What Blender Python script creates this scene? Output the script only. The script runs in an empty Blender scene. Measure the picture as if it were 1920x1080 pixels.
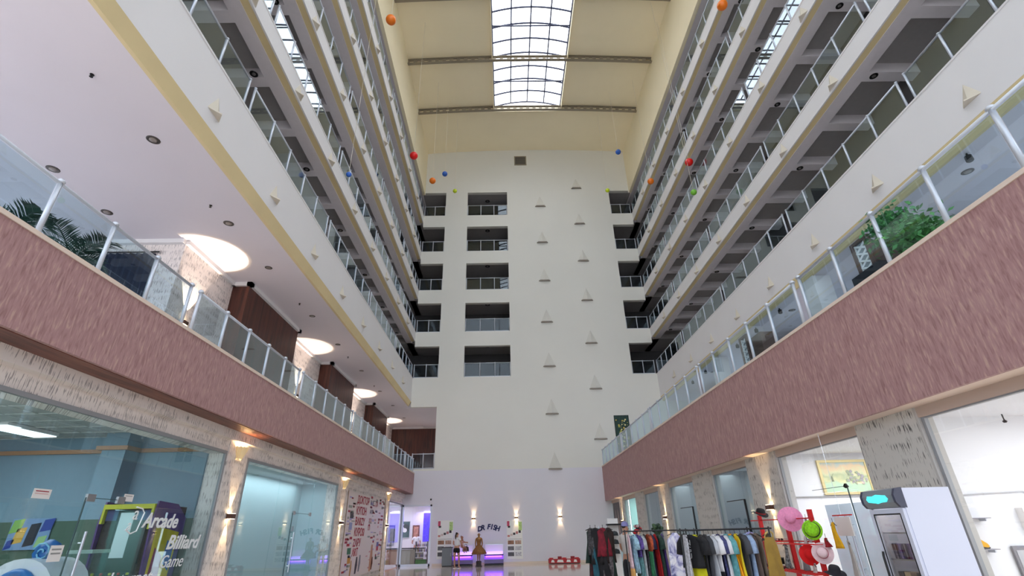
import bpy, bmesh, math, random
from mathutils import Vector, Matrix
random.seed(7)
PI = math.pi
scene = bpy.context.scene
COL = scene.collection

# ------------------------------------------------------------------ camera, sky, exposure
cam_data = bpy.data.cameras.new('camera')
cam_data.sensor_width = 36.0
cam_data.lens = 36.0 * 928.458 / 1920.0
cam_data.clip_end = 400
cam = bpy.data.objects.new('camera', cam_data)
COL.objects.link(cam)
yaw, pitch, roll = 0.0189266, 0.4587366, -0.0242861
fw = Vector((math.sin(yaw) * math.cos(pitch), math.cos(yaw) * math.cos(pitch), math.sin(pitch)))
rt = Vector((math.cos(yaw), -math.sin(yaw), 0))
up = rt.cross(fw)
rt2 = rt * math.cos(roll) + up * math.sin(roll)
up2 = up * math.cos(roll) - rt * math.sin(roll)
cam.matrix_world = Matrix(((rt2.x, up2.x, -fw.x, 0), (rt2.y, up2.y, -fw.y, 0), (rt2.z, up2.z, -fw.z, 1.6), (0, 0, 0, 1)))
scene.camera = cam

world = bpy.data.worlds.new('sky')
scene.world = world
world.use_nodes = True
bg = world.node_tree.nodes['Background']
bg.inputs[0].default_value = (0.94, 0.955, 1.0, 1)
bg.inputs[1].default_value = 4.0
scene.view_settings.view_transform = 'Standard'
scene.view_settings.look = 'None'
scene.view_settings.gamma = 1
scene.view_settings.use_curve_mapping = False
scene.view_settings.exposure = 0.28
scene.cycles.transparent_max_bounces = 32
scene.cycles.max_bounces = 10
scene.cycles.diffuse_bounces = 6
scene.cycles.sample_clamp_indirect = 6.0


# ------------------------------------------------------------------ helpers
def lin(c):
    return tuple((x / 12.92 if x <= 0.04045 else ((x + 0.055) / 1.055) ** 2.4) for x in (v / 255.0 for v in c))


MATS = {}


def nmat(name):
    m = bpy.data.materials.new(name)
    m.use_nodes = True
    nt = m.node_tree
    return m, nt, nt.nodes, nt.links, nt.nodes['Principled BSDF']


def mat(name, rgb, rough=0.6, metal=0.0, noise=0.0, scale=6.0, stretch=(1, 1, 1), bump=0.0, emit=None, estr=0.0, spec=0.5):
    if name in MATS:
        return MATS[name]
    m, nt, N, L, b = nmat(name)
    base = lin(rgb)
    b.inputs['Base Color'].default_value = (*base, 1)
    b.inputs['Roughness'].default_value = rough
    b.inputs['Metallic'].default_value = metal
    b.inputs['Specular IOR Level'].default_value = spec
    if noise or bump:
        tc = N.new('ShaderNodeTexCoord')
        mp = N.new('ShaderNodeMapping')
        mp.inputs['Scale'].default_value = stretch
        nz = N.new('ShaderNodeTexNoise')
        nz.inputs['Scale'].default_value = scale
        nz.inputs['Detail'].default_value = 4
        L.new(tc.outputs['Object'], mp.inputs[0])
        L.new(mp.outputs[0], nz.inputs['Vector'])
        if noise:
            r = N.new('ShaderNodeValToRGB')
            r.color_ramp.elements[0].position = 0.3
            r.color_ramp.elements[1].position = 0.7
            r.color_ramp.elements[0].color = (*[v * (1 - noise) for v in base], 1)
            r.color_ramp.elements[1].color = (*[min(1, v * (1 + noise)) for v in base], 1)
            L.new(nz.outputs[0], r.inputs[0])
            L.new(r.outputs[0], b.inputs['Base Color'])
        if bump:
            bp = N.new('ShaderNodeBump')
            bp.inputs['Strength'].default_value = bump
            bp.inputs['Distance'].default_value = 0.02
            L.new(nz.outputs[0], bp.inputs['Height'])
            L.new(bp.outputs[0], b.inputs['Normal'])
    if emit:
        b.inputs['Emission Color'].default_value = (*lin(emit), 1)
        b.inputs['Emission Strength'].default_value = estr
    MATS[name] = m
    return m


def glass(name, tint, extra=0.0, rough=0.0):
    m = bpy.data.materials.new(name)
    m.use_nodes = True
    nt = m.node_tree
    N, L = nt.nodes, nt.links
    N.remove(N['Principled BSDF'])
    t = N.new('ShaderNodeBsdfTransparent')
    t.inputs[0].default_value = (*tint, 1)
    g = N.new('ShaderNodeBsdfGlossy')
    g.inputs['Roughness'].default_value = rough
    g.inputs[0].default_value = (0.92, 0.97, 1, 1)
    fr = N.new('ShaderNodeFresnel')
    # same index on both faces of a pane, so that it reflects alike from inside and outside
    geo = N.new('ShaderNodeNewGeometry')
    ior = N.new('ShaderNodeMath'); ior.operation = 'MULTIPLY_ADD'
    ior.inputs[1].default_value = 1 / 1.5 - 1.5; ior.inputs[2].default_value = 1.5
    L.new(geo.outputs['Backfacing'], ior.inputs[0]); L.new(ior.outputs[0], fr.inputs[0])
    ad = N.new('ShaderNodeMath')
    ad.operation = 'ADD'
    ad.use_clamp = True
    ad.inputs[1].default_value = extra
    mx = N.new('ShaderNodeMixShader')
    L.new(fr.outputs[0], ad.inputs[0])
    L.new(ad.outputs[0], mx.inputs[0])
    L.new(t.outputs[0], mx.inputs[1])
    L.new(g.outputs[0], mx.inputs[2])
    L.new(mx.outputs[0], N['Material Output'].inputs[0])
    MATS[name] = m
    return m


def streaks(name, cols, vec_scale, rough=0.7, scale=1.0, bump=0.15, dist=0.6):
    """colour ramp over a stretched noise (object coordinates are metres here)"""
    m, nt, N, L, b = nmat(name)
    tc = N.new('ShaderNodeTexCoord')
    mp = N.new('ShaderNodeMapping')
    mp.inputs['Scale'].default_value = vec_scale
    nz = N.new('ShaderNodeTexNoise')
    nz.inputs['Scale'].default_value = scale
    nz.inputs['Detail'].default_value = 6
    nz.inputs['Distortion'].default_value = dist
    r = N.new('ShaderNodeValToRGB')
    els = r.color_ramp.elements
    n = len(cols)
    for i, c in enumerate(cols):
        pos = 0.32 + 0.36 * i / (n - 1)
        e = els[i] if i < 2 else els.new(pos)
        e.position = pos
        e.color = (*lin(c), 1)
    L.new(tc.outputs['Object'], mp.inputs[0])
    L.new(mp.outputs[0], nz.inputs['Vector'])
    L.new(nz.outputs[0], r.inputs[0])
    L.new(r.outputs[0], b.inputs['Base Color'])
    b.inputs['Roughness'].default_value = rough
    bp = N.new('ShaderNodeBump')
    bp.inputs['Strength'].default_value = bump
    bp.inputs['Distance'].default_value = 0.02
    L.new(nz.outputs[0], bp.inputs['Height'])
    L.new(bp.outputs[0], b.inputs['Normal'])
    MATS[name] = m
    return m


def wallpaper(name, base, dark, thr):
    m, nt, N, L, b = nmat(name)
    tc = N.new('ShaderNodeTexCoord')
    sep = N.new('ShaderNodeSeparateXYZ')
    L.new(tc.outputs['Object'], sep.inputs[0])
    add = N.new('ShaderNodeMath'); add.operation = 'ADD'
    L.new(sep.outputs[0], add.inputs[0]); L.new(sep.outputs[1], add.inputs[1])
    cmb = N.new('ShaderNodeCombineXYZ')
    L.new(add.outputs[0], cmb.inputs[0]); L.new(sep.outputs[2], cmb.inputs[1])
    mp = N.new('ShaderNodeMapping'); mp.inputs['Scale'].default_value = (62, 5.0, 1)
    L.new(cmb.outputs[0], mp.inputs[0])
    nz = N.new('ShaderNodeTexNoise'); nz.inputs['Scale'].default_value = 1.0; nz.inputs['Detail'].default_value = 1.5
    L.new(mp.outputs[0], nz.inputs['Vector'])
    # rows: dashes come and go in bands of about 30 cm
    mp2 = N.new('ShaderNodeMapping'); mp2.inputs['Scale'].default_value = (1.6, 6.5, 1)
    L.new(cmb.outputs[0], mp2.inputs[0])
    nz2 = N.new('ShaderNodeTexNoise'); nz2.inputs['Scale'].default_value = 1.0
    L.new(mp2.outputs[0], nz2.inputs['Vector'])
    sm = N.new('ShaderNodeMath'); sm.operation = 'MULTIPLY_ADD'; sm.inputs[1].default_value = 0.5
    L.new(nz2.outputs[0], sm.inputs[0]); L.new(nz.outputs[0], sm.inputs[2])
    r = N.new('ShaderNodeValToRGB')
    r.color_ramp.elements[0].position = thr; r.color_ramp.elements[0].color = (*lin(base), 1)
    r.color_ramp.elements[1].position = thr + 0.09; r.color_ramp.elements[1].color = (*lin(dark), 1)
    L.new(sm.outputs[0], r.inputs[0])
    L.new(r.outputs[0], b.inputs['Base Color'])
    b.inputs['Roughness'].default_value = 0.75
    bp = N.new('ShaderNodeBump'); bp.inputs['Strength'].default_value = 0.25; bp.inputs['Distance'].default_value = 0.01
    L.new(nz2.outputs[0], bp.inputs['Height']); L.new(bp.outputs[0], b.inputs['Normal'])
    MATS[name] = m
    return m


class MB:
    def __init__(s):
        s.v = []; s.f = []

    def quad(s, *p):
        n = len(s.v); s.v += [tuple(q) for q in p]; s.f.append(tuple(range(n, n + len(p)))); return s

    def box(s, x0, x1, y0, y1, z0, z1):
        n = len(s.v)
        s.v += [(x0, y0, z0), (x1, y0, z0), (x1, y1, z0), (x0, y1, z0), (x0, y0, z1), (x1, y0, z1), (x1, y1, z1), (x0, y1, z1)]
        s.f += [tuple(n + i for i in q) for q in ((3, 2, 1, 0), (4, 5, 6, 7), (0, 1, 5, 4), (1, 2, 6, 5), (2, 3, 7, 6), (3, 0, 4, 7))]
        return s

    def tube(s, pts, r, n=8, cap=True):
        pts = [Vector(p) for p in pts]
        rings = []
        for i, p in enumerate(pts):
            a = pts[max(0, i - 1)]; c = pts[min(len(pts) - 1, i + 1)]
            d = (c - a).normalized()
            ref = Vector((0, 0, 1)) if abs(d.z) < 0.9 else Vector((1, 0, 0))
            u = d.cross(ref).normalized(); w = d.cross(u)
            rr = r[i] if isinstance(r, (list, tuple)) else r
            k = len(s.v)
            for j in range(n):
                t = 2 * PI * j / n
                s.v.append(tuple(p + u * (rr * math.cos(t)) + w * (rr * math.sin(t))))
            rings.append(k)
        for a, b in zip(rings, rings[1:]):
            for j in range(n):
                s.f.append((a + j, a + (j + 1) % n, b + (j + 1) % n, b + j))
        if cap:
            s.f.append(tuple(rings[0] + j for j in reversed(range(n)))); s.f.append(tuple(rings[-1] + j for j in range(n)))
        return s

    def lathe(s, prof, n=16, c=(0, 0, 0), sx=1, sy=1):
        rings = []
        for r, z in prof:
            k = len(s.v)
            for j in range(n):
                t = 2 * PI * j / n
                s.v.append((c[0] + sx * r * math.cos(t), c[1] + sy * r * math.sin(t), c[2] + z))
            rings.append(k)
        for a, b in zip(rings, rings[1:]):
            for j in range(n):
                s.f.append((a + j, a + (j + 1) % n, b + (j + 1) % n, b + j))
        s.f.append(tuple(rings[0] + j for j in reversed(range(n)))); s.f.append(tuple(rings[-1] + j for j in range(n)))
        return s

    def prism(s, poly, a, b, axis='y'):
        """poly of 2-D points extruded along axis from a to b; y: (x,z), x: (y,z), z: (x,y)"""
        n = len(s.v); k = len(poly)
        for t in (a, b):
            for p, q in poly:
                s.v.append({'y': (p, t, q), 'x': (t, p, q), 'z': (p, q, t)}[axis])
        s.f.append(tuple(n + i for i in range(k))); s.f.append(tuple(n + k + i for i in reversed(range(k))))
        for i in range(k):
            j = (i + 1) % k
            s.f.append((n + i, n + k + i, n + k + j, n + j))
        return s

    def mesh(s, name, m=None, smooth=False):
        me = bpy.data.meshes.new(name)
        me.from_pydata(s.v, [], s.f)
        bm = bmesh.new(); bm.from_mesh(me)
        bmesh.ops.recalc_face_normals(bm, faces=bm.faces)
        bm.to_mesh(me); bm.free()
        if m: me.materials.append(m)
        if smooth:
            for p in me.polygons: p.use_smooth = True
        return me


def put(name, me, parent=None, loc=(0, 0, 0), rot=(0, 0, 0), scale=(1, 1, 1), **props):
    o = bpy.data.objects.new(name, me)
    COL.objects.link(o)
    o.location = loc; o.rotation_euler = rot; o.scale = scale
    if parent: o.parent = parent
    for k, v in props.items(): o[k] = v
    return o


def build(name, mb, m, parent=None, loc=(0, 0, 0), rot=(0, 0, 0), smooth=False, **props):
    return put(name, mb.mesh(name, m, smooth), parent, loc, rot, **props)


def struct(name, mb, m, parent=None, **kw):
    kw = dict(kw)
    if parent is None: kw['kind'] = 'structure'
    return build(name, mb, m, parent, **kw)


def thing(name, label, cat, loc=(0, 0, 0), rotz=0.0, group=None):
    o = bpy.data.objects.new(name, None)
    o.empty_display_size = 0.1
    COL.objects.link(o)
    o.location = loc; o.rotation_euler = (0, 0, rotz)
    o['label'] = label; o['category'] = cat
    if group: o['group'] = group
    return o


def tag(o, label, cat, group=None):
    o['label'] = label; o['category'] = cat
    if group: o['group'] = group
    return o


def copy_thing(root, loc, rotz=0.0, label=None):
    r = root.copy(); COL.objects.link(r)
    r.location = loc; r.rotation_euler = (root.rotation_euler[0], root.rotation_euler[1], rotz)
    if label: r['label'] = label
    for ch in list(root.children):
        c = ch.copy(); COL.objects.link(c); c.parent = r
        for g in list(ch.children):
            d = g.copy(); COL.objects.link(d); d.parent = c
    return r


def text(name, s, size, m, parent, loc, face='left', shear=0.0, extrude=0.003, offset=0.0, align='LEFT', sx=1.0, tilt=0.0):
    cu = bpy.data.curves.new(name, 'FONT')
    cu.body = s; cu.size = size; cu.shear = shear; cu.extrude = extrude; cu.offset = offset
    cu.align_x = align
    cu.resolution_u = 3
    cu.materials.append(m)
    tmp = bpy.data.objects.new(name, cu)
    COL.objects.link(tmp)
    bpy.context.view_layer.update()
    me = bpy.data.meshes.new_from_object(tmp.evaluated_get(bpy.context.evaluated_depsgraph_get()))
    bpy.data.objects.remove(tmp); bpy.data.curves.remove(cu)
    o = bpy.data.objects.new(name, me)
    COL.objects.link(o)
    o.location = loc
    if face == 'left': o.rotation_euler = (PI / 2, tilt, PI / 2)
    elif face == 'right': o.rotation_euler = (PI / 2, tilt, -PI / 2)
    else: o.rotation_euler = (PI / 2, -tilt, 0)
    o.scale = (sx, 1, 1)
    if parent: o.parent = parent
    return o


ORD = ['nearest', 'second', 'third', 'fourth', 'fifth', 'sixth', 'seventh', 'eighth', 'ninth', 'tenth', 'eleventh', 'twelfth', 'thirteenth']
FLOOR_WORD = ['first', 'second', 'third', 'fourth', 'top']

# ------------------------------------------------------------------ materials
M_white = mat('white_paint', (232, 230, 230), 0.7, noise=0.015, scale=0.6)
M_back = mat('back_wall_paint', (226, 225, 218), 0.75, noise=0.015, scale=0.4)
M_lilac = mat('lilac_paint', (222, 220, 228), 0.7, noise=0.015, scale=0.5)
M_cream = mat('cream_paint', (252, 240, 208), 0.8, noise=0.02, scale=0.4)
M_strip = mat('yellow_strip_paint', (230, 211, 162), 0.7, noise=0.05, scale=0.8)
M_beam = mat('grey_beam_paint', (226, 220, 224), 0.75, noise=0.02)
M_coffer = mat('coffer_ceiling_paint', (168, 164, 164), 0.8, noise=0.03)
M_mezzceil = mat('mezzanine_ceiling_paint', (226, 220, 224), 0.75, noise=0.02, scale=0.5)
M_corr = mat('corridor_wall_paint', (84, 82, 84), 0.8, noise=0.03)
M_cap = mat('cream_stone_cap', (233, 214, 199), 0.5)
M_band = streaks('brown_plaster', [(154, 115, 115), (170, 131, 131), (179, 141, 141), (196, 162, 152)], (30, 30, 5.0), 0.6, 1.0, 0.15)
M_soffit = streaks('red_brown_wood', [(92, 52, 42), (118, 70, 58), (134, 84, 68)], (9, 1.0, 9), 0.45, 1.0, 0.1)
M_wood = streaks('dark_wood_panel', [(52, 26, 20), (82, 42, 32), (98, 52, 38)], (8, 8, 0.6), 0.4, 1.0, 0.05)
M_paper = wallpaper('wallpaper', (238, 229, 224), (168, 160, 158), 0.80)
M_paper2 = wallpaper('grey_wallpaper', (208, 205, 200), (96, 94, 94), 0.85)
M_metal = mat('brushed_aluminium', (205, 210, 220), 0.3, 0.75)
M_postw = mat('pale_powder_coated_metal', (206, 212, 222), 0.35, 0.35)
M_dark = mat('dark_metal', (46, 44, 44), 0.4, 0.6)
M_black = mat('black_plastic', (18, 18, 20), 0.45)
M_beamsteel = mat('brown_grey_steel', (150, 140, 122), 0.5, 0.2)
M_bars = mat('blue_grey_glazing_bar', (72, 76, 100), 0.45, 0.3)
M_plaster = mat('white_plaster', (214, 206, 190), 0.8)
M_backlight = mat('back_wall_light_plaster', (216, 214, 206), 0.8)
M_lamp = mat('warm_lamp_lens', (255, 240, 215), 0.3, emit=(255, 222, 170), estr=14.0)
M_lampw = mat('cool_lamp_lens', (255, 250, 250), 0.3, emit=(255, 240, 240), estr=14.0)
G_rail = glass('balustrade_glass', (0.83, 0.925, 0.965), 0.03)
G_open = glass('dark_balustrade_glass', (0.62, 0.69, 0.72), 0.0)
G_shop = glass('shop_glass', (0.86, 0.935, 0.945), 0.0)
G_clear = glass('clear_glass', (0.96, 0.98, 0.985), 0.0)
G_front = glass('front_glass', (0.62, 0.64, 0.66), 0.0)
G_tint = glass('tinted_window_glass', (0.50, 0.54, 0.58), 0.0)
G_sky = glass('roof_glass', (0.93, 0.97, 1.0), 0.0)

# floor: polished pale tiles with a darker inlay
m, nt, N, L, b = nmat('polished_floor')
tc = N.new('ShaderNodeTexCoord')
br = N.new('ShaderNodeTexBrick')
br.offset = 0.0
br.inputs['Scale'].default_value = 1.0
br.inputs['Brick Width'].default_value = 0.8
br.inputs['Row Height'].default_value = 0.8
br.inputs['Mortar Size'].default_value = 0.006
br.inputs['Color1'].default_value = (*lin((214, 200, 186)), 1)
br.inputs['Color2'].default_value = (*lin((206, 192, 178)), 1)
br.inputs['Mortar'].default_value = (*lin((150, 138, 126)), 1)
L.new(tc.outputs['Object'], br.inputs['Vector'])
L.new(br.outputs[0], b.inputs['Base Color'])
b.inputs['Roughness'].default_value = 0.08
M_floor = m
# ------------------------------------------------------------------ main dimensions (metres)
FL = [10.9, 14.115, 17.33, 20.545, 23.76]        # gallery floors
XL, XR, YB = -6.1, 10.12, 32.0                   # upper gallery fronts and the far wall
ML, MR = -5.6, 5.85                              # mezzanine fronts
SL, SR = -6.2, 6.2                               # shop fronts on the ground floor
Y0 = -1.0
win_n = [1]
MZL, MZR = 4.98, 5.14                            # mezzanine edges, left and right
CZ = 9.05                                        # mezzanine ceiling


def hole_wall(mb, x0, x1, z0, z1, ya, yb, holes):
    xs = sorted({x0, x1, *[h[0] for h in holes if x0 < h[0] < x1], *[h[1] for h in holes if x0 < h[1] < x1]})
    zs = sorted({z0, z1, *[h[2] for h in holes if z0 < h[2] < z1], *[h[3] for h in holes if z0 < h[3] < z1]})
    for a, c in zip(xs, xs[1:]):
        run = None
        for e, g in zip(zs, zs[1:]):
            mx, mz = (a + c) / 2, (e + g) / 2
            solid = not any(h[0] <= mx <= h[1] and h[2] <= mz <= h[3] for h in holes)
            if solid:
                run = (run[0], g) if run else (e, g)
            if not solid or g == zs[-1]:
                if run: mb.box(a, c, ya, yb, run[0], run[1])
                run = None
    return mb


# ------------------------------------------------------------------ ground, floor
struct('floor', MB().box(-15, 16, -2, 40, -0.2, 0), M_floor)
struct('forecourt_ground', MB().box(-80, 80, -90, -2, -0.4, -0.05), mat('paving', (228, 222, 212), 0.8, noise=0.05))  # unseen ground, made pale to bounce daylight up to the ceiling

# unseen full-height glazing, added behind the camera to let daylight in
fw_ = bpy.data.objects.new('window_front', None); COL.objects.link(fw_); fw_['kind'] = 'structure'
for i in range(6):
    for j in range(8):
        build('pane', MB().box(XL + 2.7 * i + 0.03, XL + 2.7 * i + 2.67, Y0 - 0.05, Y0 - 0.04, 3.8 * j + 0.03, 3.8 * j + 3.77), G_front, fw_)
fr_ = MB()
for i in range(7): fr_.box(XL + 2.7 * i - 0.04, XL + 2.7 * i + 0.04, Y0 - 0.12, Y0, 0, 30.4)
for j in range(9): fr_.box(XL, XR, Y0 - 0.12, Y0, 3.8 * j - 0.04, 3.8 * j + 0.04)
build('frame', fr_, M_metal, fw_)

# ------------------------------------------------------------------ far wall
holes = []
for z in FL:
    holes += [(-6.11, -4.43, z, z + 2.17), (-2.73, 0.39, z, z + 2.17), (8.5, 10.13, z, z + 2.17)]
holes += [(-6.3, -4.42, 5.2, 8.97)]
low = [(-6.3, -4.43, -0.1, 3.2)]
struct('wall_back', hole_wall(MB(), XL, XR, 5.08, 30.6, YB, YB + 0.3, holes), M_back)
struct('wall_back_lower', hole_wall(MB(), -6.2, 7.0, 0, 5.08, YB, YB + 0.3, low), M_lilac)
struct('wall_back_mezzanine', MB().box(XR, 15.2, YB, YB + 0.3, 5.0, 9.3), M_back)
struct('baseboard_back', MB().box(-4.3, 6.0, YB - 0.025, YB, 0, 0.12), mat('beige_skirting', (224, 208, 192), 0.4))
# rooms behind the openings
rear = MB()
for z in FL: rear.box(-8.3, 12.3, YB + 0.3, 35, z - 0.67, z - 0.02)
rear.box(-8.3, 12.3, YB + 0.3, 35, 25.95, 26.2)
struct('rear_gallery_floor', rear, M_coffer)
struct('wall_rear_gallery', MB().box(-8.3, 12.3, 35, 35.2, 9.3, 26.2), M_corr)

# ------------------------------------------------------------------ upper galleries, both sides
for s, xf, side in ((-1, XL, 'left'), (1, XR, 'right')):
    def bx(mb, a, c, y0, y1, z0, z1):
        p, q = xf + s * a, xf + s * c
        return mb.box(min(p, q), max(p, q), y0, y1, z0, z1)
    xw = 2.2
    for k, z in enumerate(FL):
        zb = z - 0.67 if k else 9.33
        fm = bx(MB(), 0, 0.05, Y0, YB, zb, z - 0.05)
        bx(fm, -0.015, 0.05, Y0, YB, z - 0.05, z)
        struct('gallery_fascia', fm, M_white)
        sl = MB()
        if k:
            struct('gallery_soffit_strip', bx(MB(), 0.05, 0.26, Y0, YB, zb + 0.015, zb + 0.1), M_strip)
            bx(sl, 0.26, 0.66, Y0, 35, zb, z - 0.3)
            bx(sl, 0.05, 0.26, Y0, 35, zb + 0.1, z - 0.3)
            y = 0.0
            for i in range(-5, 12):
                yc = 12.3 + 2.03 * i
                if yc < Y0 or yc > 31.5: continue
                bx(sl, 0.66, xw, yc - 0.17, yc + 0.17, zb, z - 0.3)
        else:
            struct('gallery_soffit_strip', MB().prism([(xf, 9.335), (xf + s * 0.12, CZ), (xf + s * 0.2, CZ), (xf + s * 0.2, 9.335)], Y0, YB), M_strip)
        struct('gallery_beam', sl, M_beam) if sl.v else None
        struct('gallery_slab', bx(MB(), 0.05, xw, Y0, 35, z - 0.3, z - 0.05), M_coffer)
    # roof over the top gallery and the plain wall above it
    struct('wall_%s_upper' % side, bx(MB(), 0, 0.2, Y0, YB, 25.72, 30.6), M_cream)
    top = bx(MB(), 0.2, xw, Y0, 35, 26.1, 26.3)
    bx(top, 0.2, 0.6, Y0, 35, 25.75, 26.1)
    for i in range(-5, 12):
        yc = 12.3 + 2.03 * i
        if Y0 < yc < 31.5: bx(top, 0.6, xw, yc - 0.17, yc + 0.17, 25.75, 26.1)
    struct('gallery_ceiling', top, M_beam)
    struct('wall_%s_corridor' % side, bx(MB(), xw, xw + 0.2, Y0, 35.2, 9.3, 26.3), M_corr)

# ------------------------------------------------------------------ roof: shallow vault with a glazed strip
def zc(x): return 29.95 + 0.3 * (1 - ((x - 2.01) / 8.12) ** 2)


SKX0, SKX1, SKY = -0.5, 4.5, 27.55
vault = MB()
def vstrip(xa, xb, ya, yb, n):
    for i in range(n):
        a = xa + (xb - xa) * i / n; c = xa + (xb - xa) * (i + 1) / n
        vault.quad((a, ya, zc(a)), (c, ya, zc(c)), (c, yb, zc(c)), (a, yb, zc(a)))
        vault.quad((a, ya, zc(a) + 0.3), (c, ya, zc(c) + 0.3), (c, yb, zc(c) + 0.3), (a, yb, zc(a) + 0.3))
vstrip(XL, SKX0, Y0, SKY, 10); vstrip(SKX1, XR, Y0, SKY, 10); vstrip(XL, XR, SKY, YB + 0.3, 24)
vault.box(SKX0 - 0.06, SKX0, Y0, SKY, 30.0, 30.5).box(SKX1, SKX1 + 0.06, Y0, SKY, 30.0, 30.5).box(SKX0, SKX1, SKY, SKY + 0.06, 30.05, 30.5)
struct('ceiling', vault, M_cream)

sky = bpy.data.objects.new('window_1', None); COL.objects.link(sky); sky['kind'] = 'structure'
def za(t): return 30.42 + 0.5 * (1 - (2 * t - 1) ** 2)
rows = [27.45 - 1.0825 * i for i in range(27)]
for i, y in enumerate(rows):
    pts = [(SKX0 + (SKX1 - SKX0) * t / 12, y, za(t / 12)) for t in range(13)]
    build('glazing_bar', MB().tube(pts, 0.06, 6), M_bars, sky)
for y in (25.1, 20.8, 16.5, 12.2):
    build('tie_bar', MB().tube([(SKX0, y, 30.42), (SKX1, y, 30.42)], 0.05, 6), M_bars, sky)
for j in range(5):
    x = SKX0 + (SKX1 - SKX0) * j / 4
    build('long_bar', MB().tube([(x, rows[-1], za(j / 4)), (x, rows[0], za(j / 4))], 0.08 if j in (0, 4) else 0.05, 6), M_bars, sky)
for i in range(len(rows) - 1):
    for j in range(4):
        p = MB()
        for q in range(3):
            a, c = (j + q / 3) / 4, (j + (q + 1) / 3) / 4
            xa, xb = SKX0 + (SKX1 - SKX0) * a, SKX0 + (SKX1 - SKX0) * c
            p.quad((xa, rows[i], za(a)), (xb, rows[i], za(c)), (xb, rows[i + 1], za(c)), (xa, rows[i + 1], za(a)))
        build('pane', p, G_sky, sky)

# castellated steel beams under the vault
for bi, y in enumerate((27.2, 22.87, 18.54, 14.21, 9.88)):
    mb = MB()
    def zb_(x): return zc(x) - 0.42
    n = 34
    for i in range(n):
        a = XL + (XR - XL) * i / n; c = XL + (XR - XL) * (i + 1) / n
        for dz in (0.0, 0.34):
            za0, zb0 = zb_(a) + dz, zb_(c) + dz
            k = len(mb.v)
            mb.v += [(a, y - 0.1, za0), (c, y - 0.1, zb0), (c, y + 0.1, zb0), (a, y + 0.1, za0), (a, y - 0.1, za0 + 0.03), (c, y - 0.1, zb0 + 0.03), (c, y + 0.1, zb0 + 0.03), (a, y + 0.1, za0 + 0.03)]
            mb.f += [tuple(k + q for q in f) for f in ((3, 2, 1, 0), (4, 5, 6, 7), (0, 1, 5, 4), (2, 3, 7, 6))]
        w = (c - a)
        mid, zz = (a + c) / 2, zb_((a + c) / 2)
        # web plate with a six-sided hole in every panel
        P = [(a, zb_(a) + 0.03), (c, zb_(c) + 0.03), (c, zb_(c) + 0.34), (a, zb_(a) + 0.34)]
        H = [(mid - 0.12, zz + 0.11), (mid + 0.12, zz + 0.11), (mid + 0.12, zz + 0.27), (mid - 0.12, zz + 0.27)]
        for q in range(4):
            r_ = (q + 1) % 4
            mb.quad((P[q][0], y, P[q][1]), (P[r_][0], y, P[r_][1]), (H[r_][0], y, H[r_][1]), (H[q][0], y, H[q][1]))
    struct('roof_beam', mb, M_beamsteel)

# ------------------------------------------------------------------ mezzanine
struct('mezzanine_slab', MB().box(-13, ML - 0.06, Y0, 40, 3.82, MZL - 0.06), M_mezzceil)
lf = MB().box(ML - 0.06, ML, Y0, YB, 3.80, MZL - 0.06)
struct('mezzanine_fascia', lf, M_band)
struct('trim_1', MB().box(ML - 0.2, ML + 0.02, Y0, YB, MZL - 0.06, MZL), M_cap)
struct('mezzanine_soffit', MB().box(-6.05, ML - 0.06, Y0, YB, 3.79, 3.82), M_soffit)
struct('mezzanine_slab', MB().box(MR + 0.06, 15, Y0, YB, 3.3, MZR - 0.06), M_mezzceil)
struct('mezzanine_fascia', MB().box(MR, MR + 0.06, Y0, YB, 3.17, MZR - 0.06), M_band)
struct('trim_2', MB().box(MR - 0.02, MR + 0.2, Y0, YB, MZR - 0.06, MZR), M_cap)
struct('mezzanine_soffit', MB().box(MR + 0.06, SR + 0.06, Y0, YB, 3.17, 3.2), M_cap)

struct('mezzanine_ceiling', MB().box(-13, XL - 0.2, Y0, 40, CZ, 9.3), M_mezzceil)
struct('mezzanine_ceiling', MB().box(XR + 0.2, 15.2, Y0, YB, CZ, 9.3), M_mezzceil)
struct('mezzanine_ceiling', MB().box(XL - 0.2, -4.0, YB + 0.3, 40, 8.97, 9.3), M_mezzceil)
# left mezzanine walls: papered bays between dark wood boxes, white cornice
XPW, XBW = -8.75, -8.22
struct('wall_left_mezzanine', MB().box(-9.0, XPW, 11.8, 39, MZL, CZ).box(-13, -9.0, 11.8, 11.95, MZL, CZ), M_paper)
for a, c in ((14.42, 18.54), (22.75, 26.62), (31.05, 34.9)):
    struct('wall_left_wood_box', MB().box(XPW, XBW, a, c, MZL, CZ - 0.1), M_wood)
struct('wall_left_lounge', MB().box(-13.2, -13, Y0, 12, MZL, 5.6).box(-13.2, -13, Y0, 12, 8.7, CZ).box(-13.2, -13, 3.6, 4.0, 5.6, 8.7).box(-13.2, -13, 8.0, 8.4, 5.6, 8.7), M_white)
def side_window(x, y0, y1, z0, z1):
    win_n[0] += 1
    w = bpy.data.objects.new('window_%d' % win_n[0], None); COL.objects.link(w); w['kind'] = 'structure'
    n = max(1, round((y1 - y0) / 1.4))
    for i in range(n):
        a, c = y0 + (y1 - y0) * i / n, y0 + (y1 - y0) * (i + 1) / n
        build('pane', MB().box(x - 0.006, x + 0.006, a + 0.03, c - 0.03, z0 + 0.03, z1 - 0.03), G_tint, w)
    f = MB().box(x - 0.04, x + 0.04, y0, y1, z0, z0 + 0.05).box(x - 0.04, x + 0.04, y0, y1, z1 - 0.05, z1)
    for i in range(n + 1):
        a = y0 + (y1 - y0) * i / n
        f.box(x - 0.04, x + 0.04, a - 0.025, a + 0.025, z0, z1)
    build('frame', f, M_metal, w)
for a, c in ((Y0, 3.6), (4.0, 8.0), (8.4, 11.8)): side_window(-13.1, a, c, 5.6, 8.7)
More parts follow.
